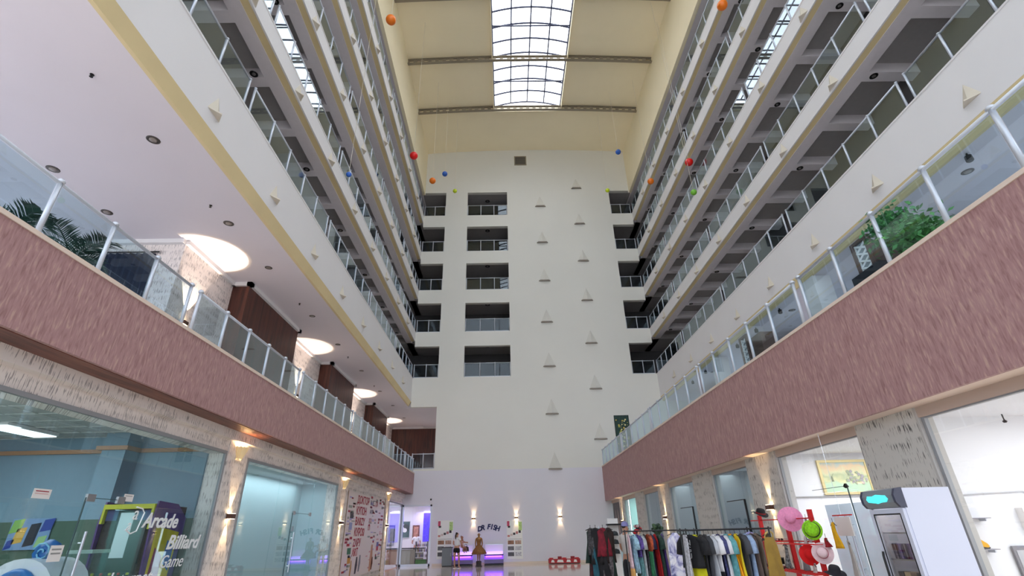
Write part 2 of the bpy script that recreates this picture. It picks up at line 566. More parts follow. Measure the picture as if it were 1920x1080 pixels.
struct('wall_left_end', MB().box(-9, -4.0, 39, 39.2, MZL, CZ), M_wood)
struct('wall_left_end_side', MB().box(-4.42, -4.2, YB + 0.3, 39.2, 5.0, CZ), M_wood)
cor = MB()
yy = [(11.8, XPW), (14.42, XPW), (14.42, XBW), (18.54, XBW), (18.54, XPW), (22.75, XPW), (22.75, XBW), (26.62, XBW), (26.62, XPW), (31.05, XPW), (31.05, XBW), (34.9, XBW), (34.9, XPW), (39, XPW)]
for (ya, xa), (yb, xb) in zip(yy, yy[1:]):
    if xa == xb: cor.box(xa - 0.05, xa + 0.1, ya - (0.1 if xa == XBW else 0), yb + (0.1 if xa == XBW else 0), CZ - 0.12, CZ)
    else: cor.box(min(xa, xb), max(xa, xb) + 0.1, ya - 0.1, ya + 0.1, CZ - 0.12, CZ)
cor.box(-13, XPW, 11.68, 11.8, CZ - 0.12, CZ).box(XPW, -4.42, 38.88, 39, CZ - 0.14, CZ)
struct('trim_3', cor, M_white)
# right mezzanine walls
rw = MB().box(13.0, 13.2, Y0, YB, MZR, 5.9).box(13.0, 13.2, Y0, YB, 8.6, CZ)
for a, c in ((Y0, -0.4), (2.8, 6.4), (11.0, 14.6), (19.0, 22.6), (27.0, 30.6)): rw.box(13.0, 13.2, a, c, 5.9, 8.6)
struct('wall_right_mezzanine', rw, M_paper)
for a, c in ((-0.4, 2.8), (6.4, 11.0), (14.6, 19.0), (22.6, 27.0), (30.6, YB)): side_window(13.1, a, c, 5.9, 8.6)  # unseen windows, added to bring daylight into the right mezzanine
for a in (3.0, 11.2, 19.2, 27.2):
    struct('wall_right_wood_box', MB().box(12.5, 13.0, a, a + 3.2, MZR, CZ - 0.1), M_wood)
struct('pillar', MB().box(10.25, 10.85, 14.5, 15.1, MZR, CZ), M_white)
struct('pillar', MB().box(10.25, 10.85, 23.0, 23.6, MZR, CZ), M_white)

# ------------------------------------------------------------------ ground floor, left: shop fronts
struct('wall_left_lintel', MB().box(-6.6, -6.05, Y0, YB, 3.6, 3.79).box(-6.6, SL, Y0, YB, 3.32, 3.6), M_paper)
for a, c in ((11.55, 12.45), (19.6, 20.85), (27.5, 28.3)):
    struct('pillar', MB().box(-6.6, SL + 0.03, a, c, 0, 3.6), M_paper)
struct('wall_left_panel', MB().box(-6.6, SL - 0.03, 20.85, 27.5, 0, 3.32), M_paper)
ls = mat('shop_blue_wall', (120, 148, 166), 0.7, noise=0.02)
lg = mat('shop_green_wall', (74, 98, 84), 0.7, noise=0.04)
struct('wall_shop_arcade', MB().box(-12, -6.6, 11.5, 11.7, 2.02, 3.75).box(-12.2, -12, Y0, 11.7, 2.02, 3.75).box(-8.6, -8.1, 11.05, 11.5, 2.02, 3.75), ls)
struct('wall_shop_arcade_lower', MB().box(-12, -6.6, 11.5, 11.7, 0, 2.02).box(-12.2, -12, Y0, 11.7, 0, 2.02).box(-8.6, -8.1, 11.05, 11.5, 0, 2.02), lg)
struct('trim_4', MB().box(-12, -8.6, 11.42, 11.5, 3.36, 3.44).box(-8.1, -6.6, 11.42, 11.5, 3.36, 3.44).box(-8.68, -8.02, 10.97, 11.05, 3.36, 3.44).box(-8.68, -8.6, 11.05, 11.5, 3.36, 3.44).box(-8.1, -8.02, 11.05, 11.5, 3.36, 3.44), mat('tan_cornice', (170, 128, 96), 0.5))
# suspended tile ceiling of the arcade: every tile its own piece
ceil_a = bpy.data.objects.new('ceiling_2', None); COL.objects.link(ceil_a); ceil_a['kind'] = 'structure'
M_tile = mat('grey_ceiling_tile', (176, 182, 182), 0.9, noise=0.03)
tile = MB().box(-0.29, 0.29, -0.29, 0.29, 0, 0.02).mesh('ceiling_tile', M_tile)
for i in range(9):
    for j in range(10):
        put('ceiling_tile', tile, ceil_a, (-6.95 - 0.6 * i, 11.2 - 0.6 * j, 3.72))
grid = MB()
for i in range(10): grid.box(-6.65 - 0.6 * i - 0.012, -6.65 - 0.6 * i + 0.012, 5.5, 11.5, 3.705, 3.74)
for j in range(11): grid.box(-12, -6.6, 11.5 - 0.6 * j - 0.012, 11.5 - 0.6 * j + 0.012, 3.705, 3.74)
build('ceiling_grid', grid, mat('ceiling_grid_grey', (196, 202, 202), 0.7), ceil_a)
struct('ceiling_3', MB().box(-12, -6.6, Y0, 28.3, 3.76, 3.8), M_white)
# frosted middle shop
pb = mat('pale_blue_wall', (176, 200, 208), 0.7)
struct('wall_shop_middle', MB().box(-7.7, -7.5, 12.3, 19.7, 0, 3.75).box(-7.5, -6.6, 12.3, 12.45, 0, 3.75).box(-7.5, -6.6, 19.6, 19.75, 0, 3.75), pb)
# spa reception in the far left corner
struct('wall_spa', MB().box(-9, -4.2, 36, 36.2, 0, 3.8).box(-9.2, -9, 28.2, 36.2, 0, 3.8).box(-4.43, -4.2, 32.3, 36.2, 0, 3.8).box(-9, -6.6, 28.0, 28.2, 0, 3.8), M_white)
struct('ceiling_4', MB().box(-9, -6.6, 28.2, 36.2, 3.45, 3.6).box(-6.6, -4.3, 32.3, 36.2, 3.45, 3.6), M_white)

# ------------------------------------------------------------------ ground floor, right: pillars and partitions
PIL = [(7.55, 8.95), (11.95, 13.5), (15.95, 17.65), (20.4, 21.9), (24.3, 25.9), (28.6, 29.8)]
for a, c in PIL:
    struct('pillar', MB().box(SR, SR + 0.22, a, c, 0, 3.17), M_paper2)
    struct('trim_5', MB().box(SR + 0.0, SR + 0.24, a - 0.04, a, 0, 3.17), mat('grey_jamb', (190, 187, 184), 0.6))
struct('trim_6', MB().box(SR + 0.02, SR + 0.14, Y0, 7.55, 3.02, 3.17).box(SR + 0.02, SR + 0.14, 8.95, 11.95, 3.02, 3.17).box(SR + 0.02, SR + 0.14, 13.5, 15.95, 3.02, 3.17).box(SR + 0.02, SR + 0.14, 17.65, 20.4, 3.02, 3.17).box(SR + 0.02, SR + 0.14, 21.9, 24.3, 3.02, 3.17).box(SR + 0.02, SR + 0.14, 25.9, 28.6, 3.02, 3.17).box(SR + 0.02, SR + 0.14, 29.8, YB, 3.02, 3.17), mat('beige_lintel', (196, 176, 164), 0.5))
M_shopw = mat('bright_shop_wall', (228, 230, 236), 0.7)
struct('wall_shop_right', MB().box(SR + 0.24, 14, 8.55, 8.7, 0, 3.6).box(SR + 0.24, 14, 12.95, 13.1, 0, 3.6).box(14, 14.2, Y0, 13.1, 0, 3.6), M_shopw)
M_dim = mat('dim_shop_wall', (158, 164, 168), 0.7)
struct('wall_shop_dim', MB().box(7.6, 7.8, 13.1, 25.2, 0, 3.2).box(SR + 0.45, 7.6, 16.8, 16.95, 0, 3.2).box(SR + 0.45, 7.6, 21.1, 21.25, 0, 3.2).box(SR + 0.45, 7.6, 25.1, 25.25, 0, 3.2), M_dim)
struct('wall_shop_cyan', MB().box(8.4, 8.6, 25.2, YB, 0, 3.2).box(SR + 0.45, 8.4, 29.2, 29.35, 0, 3.2), mat('cyan_shop_wall', (196, 236, 232), 0.6))
struct('ceiling_5', MB().box(SR + 0.14, 14, Y0, YB, 3.21, 3.3), M_shopw)


# ------------------------------------------------------------------ glazing helper for shop fronts (x = const)
def front(x, y0, y1, z1, seams, gmat, door=None, frame=True):
    win_n[0] += 1
    w = bpy.data.objects.new('window_%d' % win_n[0], None); COL.objects.link(w); w['kind'] = 'structure'
    ys = [y0] + list(seams) + [y1]
    for a, c in zip(ys, ys[1:]):
        build('pane', MB().box(x - 0.006, x + 0.006, a + 0.006, c - 0.006, 0.02, z1), gmat, w)
    if frame:
        build('frame', MB().box(x - 0.03, x + 0.03, y0, y0 + 0.05, 0, z1).box(x - 0.03, x + 0.03, y1 - 0.05, y1, 0, z1).box(x - 0.03, x + 0.03, y0, y1, z1, z1 + 0.06), mat('window_frame_grey', (152, 154, 158), 0.5), w)
    return w
# ------------------------------------------------------------------ glass balustrades
_cache = {}
def cached(key, fn):
    if key not in _cache: _cache[key] = fn()
    return _cache[key]


def railing(name, label, origin, axis, modules, h, post_r=0.022, group=None, cap=False, bottom=False):
    """modules: (start, end, number of panes) measured along the axis from the origin"""
    root = thing(name, label, 'railing', origin, 0, group)
    rz = PI / 2 if axis == 'y' else 0.0      # parts are built along local x
    def at(t, z=0): return (0, t, z) if axis == 'y' else (t, 0, z)
    for (a, c, n) in modules:
        w = (c - a) / n
        pw = round(w - 2 * post_r - 0.03, 3)
        pm = cached(('pane', pw, h, bottom), lambda: MB().box(-pw / 2, pw / 2, -0.006, 0.006, 0.06, h - 0.05).mesh('glass_pane', G_open if bottom else G_rail))
        def post():
            mb = MB().tube([(0, 0, 0), (0, 0, h)], post_r, 8)
            if cap: mb.lathe([(post_r * 1.5, h - 0.01), (post_r * 1.7, h + 0.02), (post_r * 1.0, h + 0.05)], 8)
            else: mb.lathe([(post_r * 1.3, h - 0.01), (post_r * 1.3, h + 0.02), (post_r * 0.6, h + 0.035)], 8)
            mb.lathe([(post_r * 1.9, 0), (post_r * 1.9, 0.015), (post_r, 0.02)], 8)
            return mb.mesh('post', M_postw, True)
        po = cached(('post', post_r, h, cap), post)
        for i in range(n + 1): put('post', po, root, at(a + w * i), (0, 0, rz))
        for i in range(n): put('glass_pane', pm, root, at(a + w * (i + 0.5)), (0, 0, rz))
        ln = round(c - a, 3)
        rm = cached(('rail', ln, h, post_r), lambda: MB().tube([(-ln / 2, 0, h - 0.012), (ln / 2, 0, h - 0.012)], post_r * 0.85, 8).mesh('handrail', M_postw, True))
        put('handrail', rm, root, at((a + c) / 2), (0, 0, rz))
        if bottom:
            bm_ = cached(('brail', ln), lambda: MB().box(-ln / 2, ln / 2, -0.015, 0.015, 0.03, 0.06).mesh('bottom_rail', M_postw))
            put('bottom_rail', bm_, root, at((a + c) / 2), (0, 0, rz))
    return root


SIDE = {-1: 'left', 1: 'right'}
for s, xf in ((-1, XL), (1, XR)):
    for k, z in enumerate(FL):
        mods = []
        start = 3.12 - 5.9
        while start < 31:
            end = start + 5.62
            n = 5
            if end > 31.9:
                n = max(1, round((31.9 - start) / 1.124)); end = 31.9
            if end > 0.3: mods.append((start, end, n))
            start += 5.9
        railing('glass_balustrade', 'long glass balustrade of the %s gallery above the mezzanine, %s side' % (FLOOR_WORD[k], SIDE[s]),
                (xf + s * 0.07, 0, z), 'y', mods, 0.87, 0.03, 'gallery balustrades')
mods = [(3.2 - 5.25, 8.2 - 5.25, 5), (3.2, 8.15, 5), (8.45, 13.4, 5), (13.68, 18.65, 5), (18.93, 23.9, 5), (24.18, 29.1, 5), (29.4, 31.9, 3)]
railing('glass_balustrade', 'long glass balustrade on the brown mezzanine band, left side', (ML - 0.1, 0, MZL), 'y', mods, 0.80, 0.03, 'mezzanine balustrades', cap=True)
mods = [(3.27 - 5.78, 8.82 - 5.78, 5), (3.27, 8.82, 5), (9.06, 14.6, 5), (14.85, 20.4, 5), (20.64, 26.2, 5), (26.44, 31.9, 5)]
railing('glass_balustrade', 'long glass balustrade on the brown mezzanine band, right side', (MR + 0.1, 0, MZR), 'y', mods, 0.94, 0.034, 'mezzanine balustrades', cap=True)
for k, z in enumerate(FL):
    w = FLOOR_WORD[k]
    railing('opening_railing', 'glazed railing in the wide middle opening of the far wall, %s gallery level' % w, (-2.73, YB + 0.1, z), 'x', [(0.04, 3.08, 3)], 0.98, 0.03, 'railings in the far wall openings', bottom=True)
    railing('opening_railing', 'glazed railing in the left corner opening of the far wall, %s gallery level' % w, (-6.1, YB + 0.1, z), 'x', [(0.04, 1.64, 2)], 0.92, 0.03, 'railings in the far wall openings', bottom=True)
    railing('opening_railing', 'glazed railing in the right corner opening of the far wall, %s gallery level' % w, (8.5, YB + 0.1, z), 'x', [(0.04, 1.55, 2)], 0.92, 0.03, 'railings in the far wall openings', bottom=True)
railing('opening_railing', 'glazed railing in the mezzanine opening of the far wall beside dark wood', (-6.1, YB + 0.1, 5.2), 'x', [(0.3, 1.64, 2)], 0.9, 0.03, 'railings in the far wall openings', bottom=True)

# ------------------------------------------------------------------ pyramid wall lights
def pyramid(w, h, d):
    mb = MB()
    A, Lp, Rp, F, C = (0, 0, h), (-w / 2, 0, 0), (w / 2, 0, 0), (0, -d, 0.0), (0, -d * 0.55, h * 0.45)
    mb.quad(A, Lp, F).quad(A, F, Rp).quad(Lp, Rp, F).quad(A, Rp, Lp)
    return mb
py_s = pyramid(0.45, 0.46, 0.09).mesh('shade', M_plaster)
py_b = pyramid(0.80, 0.95, 0.13).mesh('shade', M_backlight)
lip_s = MB().prism([(-0.235, 0.01), (0.235, 0.01), (0, -0.18)], -0.03, 0.0, 'z').mesh('base_lip', M_plaster)
lip_b = MB().prism([(-0.43, 0.01), (0.43, 0.01), (0.3, -0.16), (-0.3, -0.16)], -0.07, 0.0, 'z').mesh('base_lip', mat('grey_lip', (150, 142, 132), 0.6))
def wall_light(label, loc, rz, big=False, group=None):
    t = thing('wall_light', label, 'wall light', loc, rz, group)
    put('shade', py_b if big else py_s, t)
    put('base_lip', lip_b if big else lip_s, t)
for s, xf in ((-1, XL), (1, XR)):
    off = 7.85 if s < 0 else 7.67
    for k, z in enumerate(FL):
        zb = (9.72 if k == 0 else z - 0.55)
        i = 0
        ys = [off + 3.01 * j for j in range(-1, 8)]
        for j, y in enumerate(reversed(ys)):
            if k >= 1 and y < 6: continue
            wall_light('pyramid wall light, %s gallery parapet, %s side, %s from far wall' % (FLOOR_WORD[k], SIDE[s], ORD[j] if j else 'first'),
                       (xf, y, zb), PI / 2 if s < 0 else -PI / 2, False, 'parapet wall lights, %s side' % SIDE[s])
colA = [24.53, 21.22, 17.98, 14.74, 11.55, 8.4, 5.07]
colB = [26.23, 22.85, 19.58, 16.36, 13.13, 9.97, 6.78]
for col, x, nm in ((colA, 2.99, 'middle column'), (colB, 5.95, 'right column')):
    for j, z in enumerate(col):
        wall_light('large pyramid wall light on far wall, %s, %s from the top' % (nm, ORD[j] if j else 'first'), (x, YB, (z - 1.6) * 1.0 + 1.6), 0, True, 'far wall pyramid lights')

# ------------------------------------------------------------------ ceiling fittings
dl_ring = MB().lathe([(0.07, -0.0), (0.11, -0.012), (0.13, -0.004), (0.13, 0.0)], 20).mesh('trim_ring', mat('bronze_ring', (84, 78, 74), 0.4, 0.4), True)
dl_lens = MB().lathe([(0.0, -0.004), (0.075, -0.014), (0.075, 0.0)], 16).mesh('lens', mat('dull_lens', (150, 140, 132), 0.3), True)
sm_ring = MB().lathe([(0.055, 0.0), (0.10, -0.02), (0.115, -0.01), (0.115, 0.0)], 14).mesh('trim_ring', M_black, True)
sm_lens = MB().lathe([(0.0, -0.006), (0.05, -0.02), (0.05, 0.0)], 12).mesh('lens', mat('grey_lens', (120, 116, 116), 0.3), True)
def downlight(label, loc, small=False, group=None, scale=1.0):
    t = thing('recessed_downlight', label, 'downlight', loc, 0, group)
    put('trim_ring', sm_ring if small else dl_ring, t, scale=(scale,) * 3)
    put('lens', sm_lens if small else dl_lens, t, scale=(scale,) * 3)
for j, y in enumerate((7.89, 10.98, 13.41, 17.2, 20.33, 24.2, 28.2, 31.8, 35.6)):
    downlight('bronze-rimmed downlight in left mezzanine ceiling, %s to camera' % (ORD[j] if j == 0 else ORD[j] + ' closest'), (-7.2, y, CZ), False, 'left mezzanine downlights', 1.0 if j < 2 else 0.85)
for j, y in enumerate((6.9, 8.76, 10.41)):
    downlight('round downlight over the left mezzanine lounge behind glass, %s one' % ORD[j], (-9.95, y, CZ), False, 'left lounge downlights')
def sprinkler(label, loc, group):
    t = thing('sprinkler_head', label, 'sprinkler', loc, 0, group)
    build('flange', MB().lathe([(0.035, 0), (0.035, -0.012), (0.012, -0.014)], 10), M_dark, t)
    build('deflector', MB().lathe([(0.01, -0.01), (0.01, -0.05), (0.03, -0.052), (0.03, -0.058)], 10), M_dark, t)
for j, y in enumerate((6.26, 10.18, 16.05, 22.0, 27.0)):
    sprinkler('small dark sprinkler head in the left mezzanine ceiling, %s to the camera' % (ORD[j] if j == 0 else ORD[j] + ' closest'), (-7.24, y, CZ), 'left mezzanine sprinklers')
for j, (x, y) in enumerate(((11.06, 9.23), (11.1, 13.3), (11.1, 17.4), (11.1, 21.5), (11.1, 25.6))):
    downlight('round downlight in the right mezzanine ceiling, %s to the camera' % (ORD[j] if j == 0 else ORD[j] + ' closest'), (x, y, CZ), False, 'right mezzanine downlights')
for s, xf in ((-1, XL), (1, XR)):
    for k in range(4):
        for j, y in enumerate((9.98, 14.1, 18.1, 22.2, 26.2, 30.3)):
            downlight('dark corridor downlight over %s gallery, %s side, %s to camera' % (FLOOR_WORD[k], SIDE[s], ORD[j] if j == 0 else ORD[j] + ' closest'),
                      (xf + s * 0.9, y + (0.26 if s > 0 else 0), FL[k + 1] - 0.67), True, 'corridor downlights')
for k, z in enumerate(FL):
    downlight('round light in the ceiling of the wide middle opening, %s gallery level' % FLOOR_WORD[k], (-1.2, 33.2, (FL[k + 1] - 0.67) if k < 4 else 25.95), True, 'rear gallery downlights', 1.6)
# small black spots under the right gallery edge
for j, y in enumerate((6.6, 8.6, 10.7, 12.7, 14.7, 17.2, 19.2, 21.1, 23.1, 25.1, 27.1)):
    t = thing('ceiling_spot', 'black spot lamp under the right gallery edge, %s to camera' % (ORD[j] if j == 0 else ORD[j] + ' closest'), 'spot lamp', (10.5, y, CZ), 0, 'right mezzanine spot lamps')
    build('stem', MB().tube([(0, 0, 0), (0, 0, -0.06)], 0.02, 6), M_black, t)
    build('housing', MB().lathe([(0.03, -0.05), (0.07, -0.07), (0.075, -0.2), (0.055, -0.22)], 12), M_black, t)

# ------------------------------------------------------------------ hanging balls
ball = MB()
prof = [(0.0001, -0.5)] + [(0.5 * math.sin(PI * i / 14), -0.5 * math.cos(PI * i / 14)) for i in range(1, 14)] + [(0.0001, 0.5)]
ball_me = {}
BC = {'orange': (236, 120, 20), 'red': (226, 24, 20), 'blue': (44, 98, 190), 'yellow-green': (196, 214, 40), 'green': (120, 190, 60)}
for c, rgb in BC.items():
    ball_me[c] = MB().lathe(prof, 24).mesh('ball', mat('ball_' + c, rgb, 0.3), True)
BALLS = [('orange', (-4.49, 13.51, 20.75), .42, 'high on the left, nearest the camera'), ('orange', (9.24, 13.13, 20.99), .42, 'high on the right, nearest the camera'),
         ('red', (-4.60, 20.26, 19.44), .42, 'on the left side'), ('red', (9.83, 20.29, 18.82), .42, 'on the right side'),
         ('orange', (-4.33, 24.8, 21.41), .40, 'on the left above the corner opening'), ('orange', (9.29, 24.71, 21.08), .40, 'on the right near the far galleries'),
         ('blue', (-3.84, 26.57, 23.39), .36, 'on the left before the far wall'), ('blue', (7.87, 25.82, 24.46), .36, 'on the right before the far wall'),
         ('yellow-green', (-3.31, 28.21, 23.21), .30, 'small, left, before the far wall'), ('yellow-green', (7.41, 28.1, 23.01), .30, 'small, right, before the far wall'),
         ('blue', (-5.35, 13.81, 12.95), .19, 'low on the left before the second gallery'), ('green', (9.1, 19.0, 15.9), .29, 'low on the right before the third gallery')]
for c, p, d, where in BALLS:
    t = thing('hanging_ball', '%s ball hanging on a thread, %s' % (c, where), 'ball', p, 0, 'hanging coloured balls')
    put('ball', ball_me[c], t, scale=(d, d, d))
    build('thread', MB().tube([(0, 0, d / 2), (0, 0, zc(p[0]) - p[2])], 0.007, 5), M_plaster, t)

# vent in the far wall
t = thing('wall_vent', 'square grey louvred vent high on the cream far wall', 'vent', (1.54, YB, 29.1))
build('frame', MB().box(-0.5, 0.5, -0.04, 0, -0.47, -0.4).box(-0.5, 0.5, -0.04, 0, 0.4, 0.47).box(-0.5, -0.42, -0.04, 0, -0.4, 0.4).box(0.42, 0.5, -0.04, 0, -0.4, 0.4), mat('vent_grey', (150, 140, 120), 0.6), t)
build('backing', MB().box(-0.42, 0.42, -0.006, 0, -0.4, 0.4), mat('vent_dark', (70, 68, 64), 0.8), t)
for i in range(7):
    build('slat', MB().box(-0.42, 0.42, -0.03, -0.015, -0.36 + 0.11 * i, -0.30 + 0.11 * i), mat('vent_slat', (110, 104, 94), 0.6), t)

# ------------------------------------------------------------------ up-and-down wall lamps
def spot(loc, d, power, angle, blend, color, r=0.02):
    l = bpy.data.lights.new('lamp_light', 'SPOT')
    l.energy = power; l.spot_size = math.radians(angle); l.spot_blend = blend; l.color = color; l.shadow_soft_size = r
    o = bpy.data.objects.new('lamp_light', l); COL.objects.link(o)
    o.location = loc
    o.rotation_euler = Vector(d).to_track_quat('-Z', 'Y').to_euler()
    return o
ud_body = MB().box(-0.1, 0.1, -0.12, -0.01, -0.05, 0.05).mesh('housing', mat('brown_bronze', (96, 66, 54), 0.4, 0.4))
ud_plate = MB().box(-0.06, 0.06, -0.012, 0.0, -0.045, 0.045).mesh('back_plate', M_dark)
ud_lens = MB().box(-0.085, 0.085, -0.11, -0.02, 0.05, 0.056).mesh('lens', M_lamp)
ud_lens2 = MB().box(-0.085, 0.085, -0.11, -0.02, -0.056, -0.05).mesh('lens', M_lamp)
WARM = (1.0, 0.68, 0.36)
def updown(label, loc, rz, power=14, angle=46, group=None, color=WARM):
    t = thing('up_down_wall_lamp', label, 'wall lamp', loc, rz, group)
    put('housing', ud_body, t); put('back_plate', ud_plate, t); put('lens', ud_lens, t); put('lens', ud_lens2, t)
    n = Vector((math.sin(rz), -math.cos(rz), 0))
    p = Vector(loc)
    spot(p + n * 0.07 + Vector((0, 0, 0.07)), Vector((0, 0, 1)) - n * 0.10, power, angle, 0.5, color)
    spot(p + n * 0.07 - Vector((0, 0, 0.07)), Vector((0, 0, -1)) - n * 0.10, power, angle, 0.5, color)
g1 = 'bronze up-and-down lamps'
for j, (x, n) in enumerate(((-1.97, 'left'), (0.53, 'middle'), (3.1, 'right'))):
    updown('small bronze up-and-down lamp on the far wall, %s of the three' % n, (x, YB, 2.38), 0, 26, 54, g1)
for j, y in enumerate((12.1, 20.25, 27.95)):
    updown('bronze up-and-down lamp on the left papered pillar, %s to the camera' % (ORD[j] if j == 0 else ORD[j] + ' closest'), (SL + 0.03, y, 2.06), PI / 2, 50, 46, g1)
for j, y in enumerate((12.6, 21.2, 29.2)):
    updown('bronze up-and-down lamp on the right grey pillar, %s to the camera' % (ORD[j] if j == 0 else ORD[j] + ' closest'), (SR, y, 2.0), -PI / 2, 50, 46, g1)
for j, y in enumerate((12.55, 20.5, 28.6, 36.4)):
    t = thing('up_down_wall_lamp', 'white-glowing up-and-down lamp on the left mezzanine wallpaper, %s bay' % ['nearest', 'second', 'third', 'farthest'][j], 'wall lamp', (XPW, y, 6.9), PI / 2, 'mezzanine up-and-down lamps')
    put('housing', ud_body, t); put('back_plate', ud_plate, t); put('lens', ud_lens, t); put('lens', ud_lens2, t)
    spot((XPW + 0.16, y, 7.0), (0.0, 0, 1), 190, 56, 0.04, (1.0, 0.86, 0.82), 0.005)
    spot((XPW + 0.16, y, 7.0), (0.0, 0, 1), 70, 60, 0.10, (1.0, 0.72, 0.3), 0.005)  # second yellow spot, added to give the light pool its coloured rim
    spot((XPW + 0.16, y, 6.8), (-0.05, 0, -1), 40, 50, 0.2, (1.0, 0.86, 0.80), 0.01)
# plaster shell capitals at the pillar heads under the left bulkhead
for j, y in enumerate((12.0, 20.2, 27.9)):
    t = thing('shell_wall_lamp', 'cream fan-shaped plaster uplight at the head of the left pillar, %s to the camera' % (ORD[j] if j == 0 else ORD[j] + ' closest'), 'wall lamp', (SL + 0.03, y, 3.25), PI / 2, 'plaster pillar uplights')
    mb = MB()
    for i in range(7):
        a0, a1 = PI * i / 7, PI * (i + 1) / 7
        for q in range(1):
            p0 = (0.2 * math.cos(a0), -0.14 * math.sin(a0), 0.25); p1 = (0.2 * math.cos(a1), -0.14 * math.sin(a1), 0.25)
            b0 = (0.09 * math.cos(a0), -0.05 * math.sin(a0), 0.0); b1 = (0.09 * math.cos(a1), -0.05 * math.sin(a1), 0.0)
            pm_ = (0.23 * math.cos((a0 + a1) / 2), -0.18 * math.sin((a0 + a1) / 2), 0.26); bm2 = (0.11 * math.cos((a0 + a1) / 2), -0.08 * math.sin((a0 + a1) / 2), 0.0)
            mb.quad(b0, bm2, pm_, p0).quad(bm2, b1, p1, pm_)
    build('shade', mb, mat('cream_plaster', (232, 216, 176), 0.6), t)
    build('bracket', MB().box(-0.08, 0.08, -0.05, 0, -0.03, 0.02), M_plaster, t)
    l = bpy.data.lights.new('lamp_light', 'POINT'); l.energy = 16; l.color = WARM; l.shadow_soft_size = 0.04  # added light; the plaster capital itself is no lamp
    o = bpy.data.objects.new('lamp_light', l); COL.objects.link(o); o.location = (SL + 0.12, y, 3.42)


def area(name, loc, rot, sx, sy, power, color=(1, 1, 1)):
    l = bpy.data.lights.new(name, 'AREA')
    l.shape = 'RECTANGLE'; l.size = sx; l.size_y = sy; l.energy = power; l.color = color
    o = bpy.data.objects.new(name, l); COL.objects.link(o)
    o.location = loc; o.rotation_euler = rot
    return o
# shop ceiling lamps
area('shop_light', (9.5, 5.5, 3.15), (0, 0, 0), 4, 4, 190, (1, 0.98, 0.97))
area('shop_light', (8.6, 10.8, 3.15), (0, 0, 0), 2.5, 3, 120, (1, 0.98, 0.96))
area('shop_light', (6.95, 19, 3.1), (0, 0, 0), 0.6, 9, 40, (0.95, 0.98, 1))
area('shop_light', (7.5, 27.2, 3.1), (0, 0, 0), 1.0, 3, 60, (0.75, 1.0, 0.98))
area('shop_light', (-9.3, 8.0, 3.66), (0, 0, 0), 3, 4, 110, (0.9, 0.97, 1))
area('shop_light', (-7.05, 16.0, 3.3), (0, 0, 0), 0.5, 6, 60, (0.92, 0.97, 1))
area('shop_light', (-6.8, 33.5, 3.4), (0, 0, 0), 3, 3, 70, (0.95, 0.9, 1))
# ------------------------------------------------------------------ shop front glass
w = front(SL - 0.0, Y0, 11.5, 3.3, [1.5, 4.2, 5.6, 7.03, 8.75], G_shop)
w2 = front(SL - 0.0, 12.5, 19.55, 3.28, [14.55, 15.75, 17.2], G_shop)
w3 = front(SL - 0.0, 28.35, 31.95, 3.2, [30.1], G_clear)
for a, c, sm in ((Y0, 7.5, [3.0]), (8.98, 11.93, [9.75]), (13.52, 15.93, [14.15]), (17.67, 20.38, [18.23]), (21.92, 24.28, [22.6]), (25.92, 28.58, []), (29.82, 31.95, [])):
    front(SR + 0.08, a, c, 3.0, sm, G_clear if a in (Y0, 8.98, 25.92) else G_shop)
# spa entrance glass in the far wall opening
win_n[0] += 1
sw = bpy.data.objects.new('window_%d' % win_n[0], None); COL.objects.link(sw); sw['kind'] = 'structure'
build('pane', MB().box(-6.1, -4.5, YB + 0.09, YB + 0.1, 0.12, 3.12), G_clear, sw)
build('frame', MB().box(-6.2, -6.08, YB, YB + 0.14, 0, 3.2).box(-4.52, -4.43, YB, YB + 0.14, 0, 3.2).box(-6.2, -4.43, YB, YB + 0.14, 3.1, 3.2).box(-6.2, -4.43, YB, YB + 0.14, 0, 0.12), M_metal, sw)

M_bsteel = mat('patch_fitting', (170, 170, 174), 0.3, 0.7)
M_white2 = mat('white_sign', (240, 236, 234), 0.5)
M_redtxt = mat('dark_red_print', (170, 40, 58), 0.6)
M_navy = mat('navy_print', (40, 44, 92), 0.6)
M_white_letter = mat('white_vinyl', (244, 246, 248), 0.5)

# glass doors with fittings
def glass_door(n, x, y0, y1, z1, sgn, handle_y):
    d = bpy.data.objects.new('door_%d' % n, None); COL.objects.link(d); d['kind'] = 'structure'
    if n != 3: build('top_patch', MB().box(x - 0.02, x + 0.02, y0, y0 + 0.16, z1 - 0.05, z1 + 0.05), M_bsteel, d)
    if n != 3: build('pivot_patch', MB().box(x - 0.02, x + 0.02, y1 - 0.16, y1, z1 - 0.05, z1 + 0.05), M_bsteel, d)
    build('handle', MB().tube([(x + sgn * 0.06, handle_y, 0.75), (x + sgn * 0.06, handle_y, 1.75)], 0.018, 8).tube([(x, handle_y, 0.9), (x + sgn * 0.06, handle_y, 0.9)], 0.012, 6).tube([(x, handle_y, 1.6), (x + sgn * 0.06, handle_y, 1.6)], 0.012, 6), M_metal, d)
    build('door_edge', MB().box(x - 0.009, x + 0.009, y0 - 0.006, y0 + 0.006, 0, z1).box(x - 0.009, x + 0.009, y0, y1, z1 - 0.004, z1 + 0.004), mat('glass_edge', (54, 78, 82), 0.3), d)
    return d
glass_door(1, SL + 0.01, 7.95, 8.75, 2.2, 1, 8.08)
glass_door(2, SL + 0.01, 15.75, 17.2, 2.25, 1, 15.9)
d3 = glass_door(3, SR + 0.07, 9.75, 10.9, 2.24, -1, 9.9)
G_frost = glass('frosted_glass', (0.70, 0.76, 0.80), 0.12, 0.25)
for a, c in ((9.02, 9.72), (9.78, 10.6)): build('frosted_panel', MB().box(SR + 0.06, SR + 0.064, a, c, 0.02, 1.95), G_frost, d3)
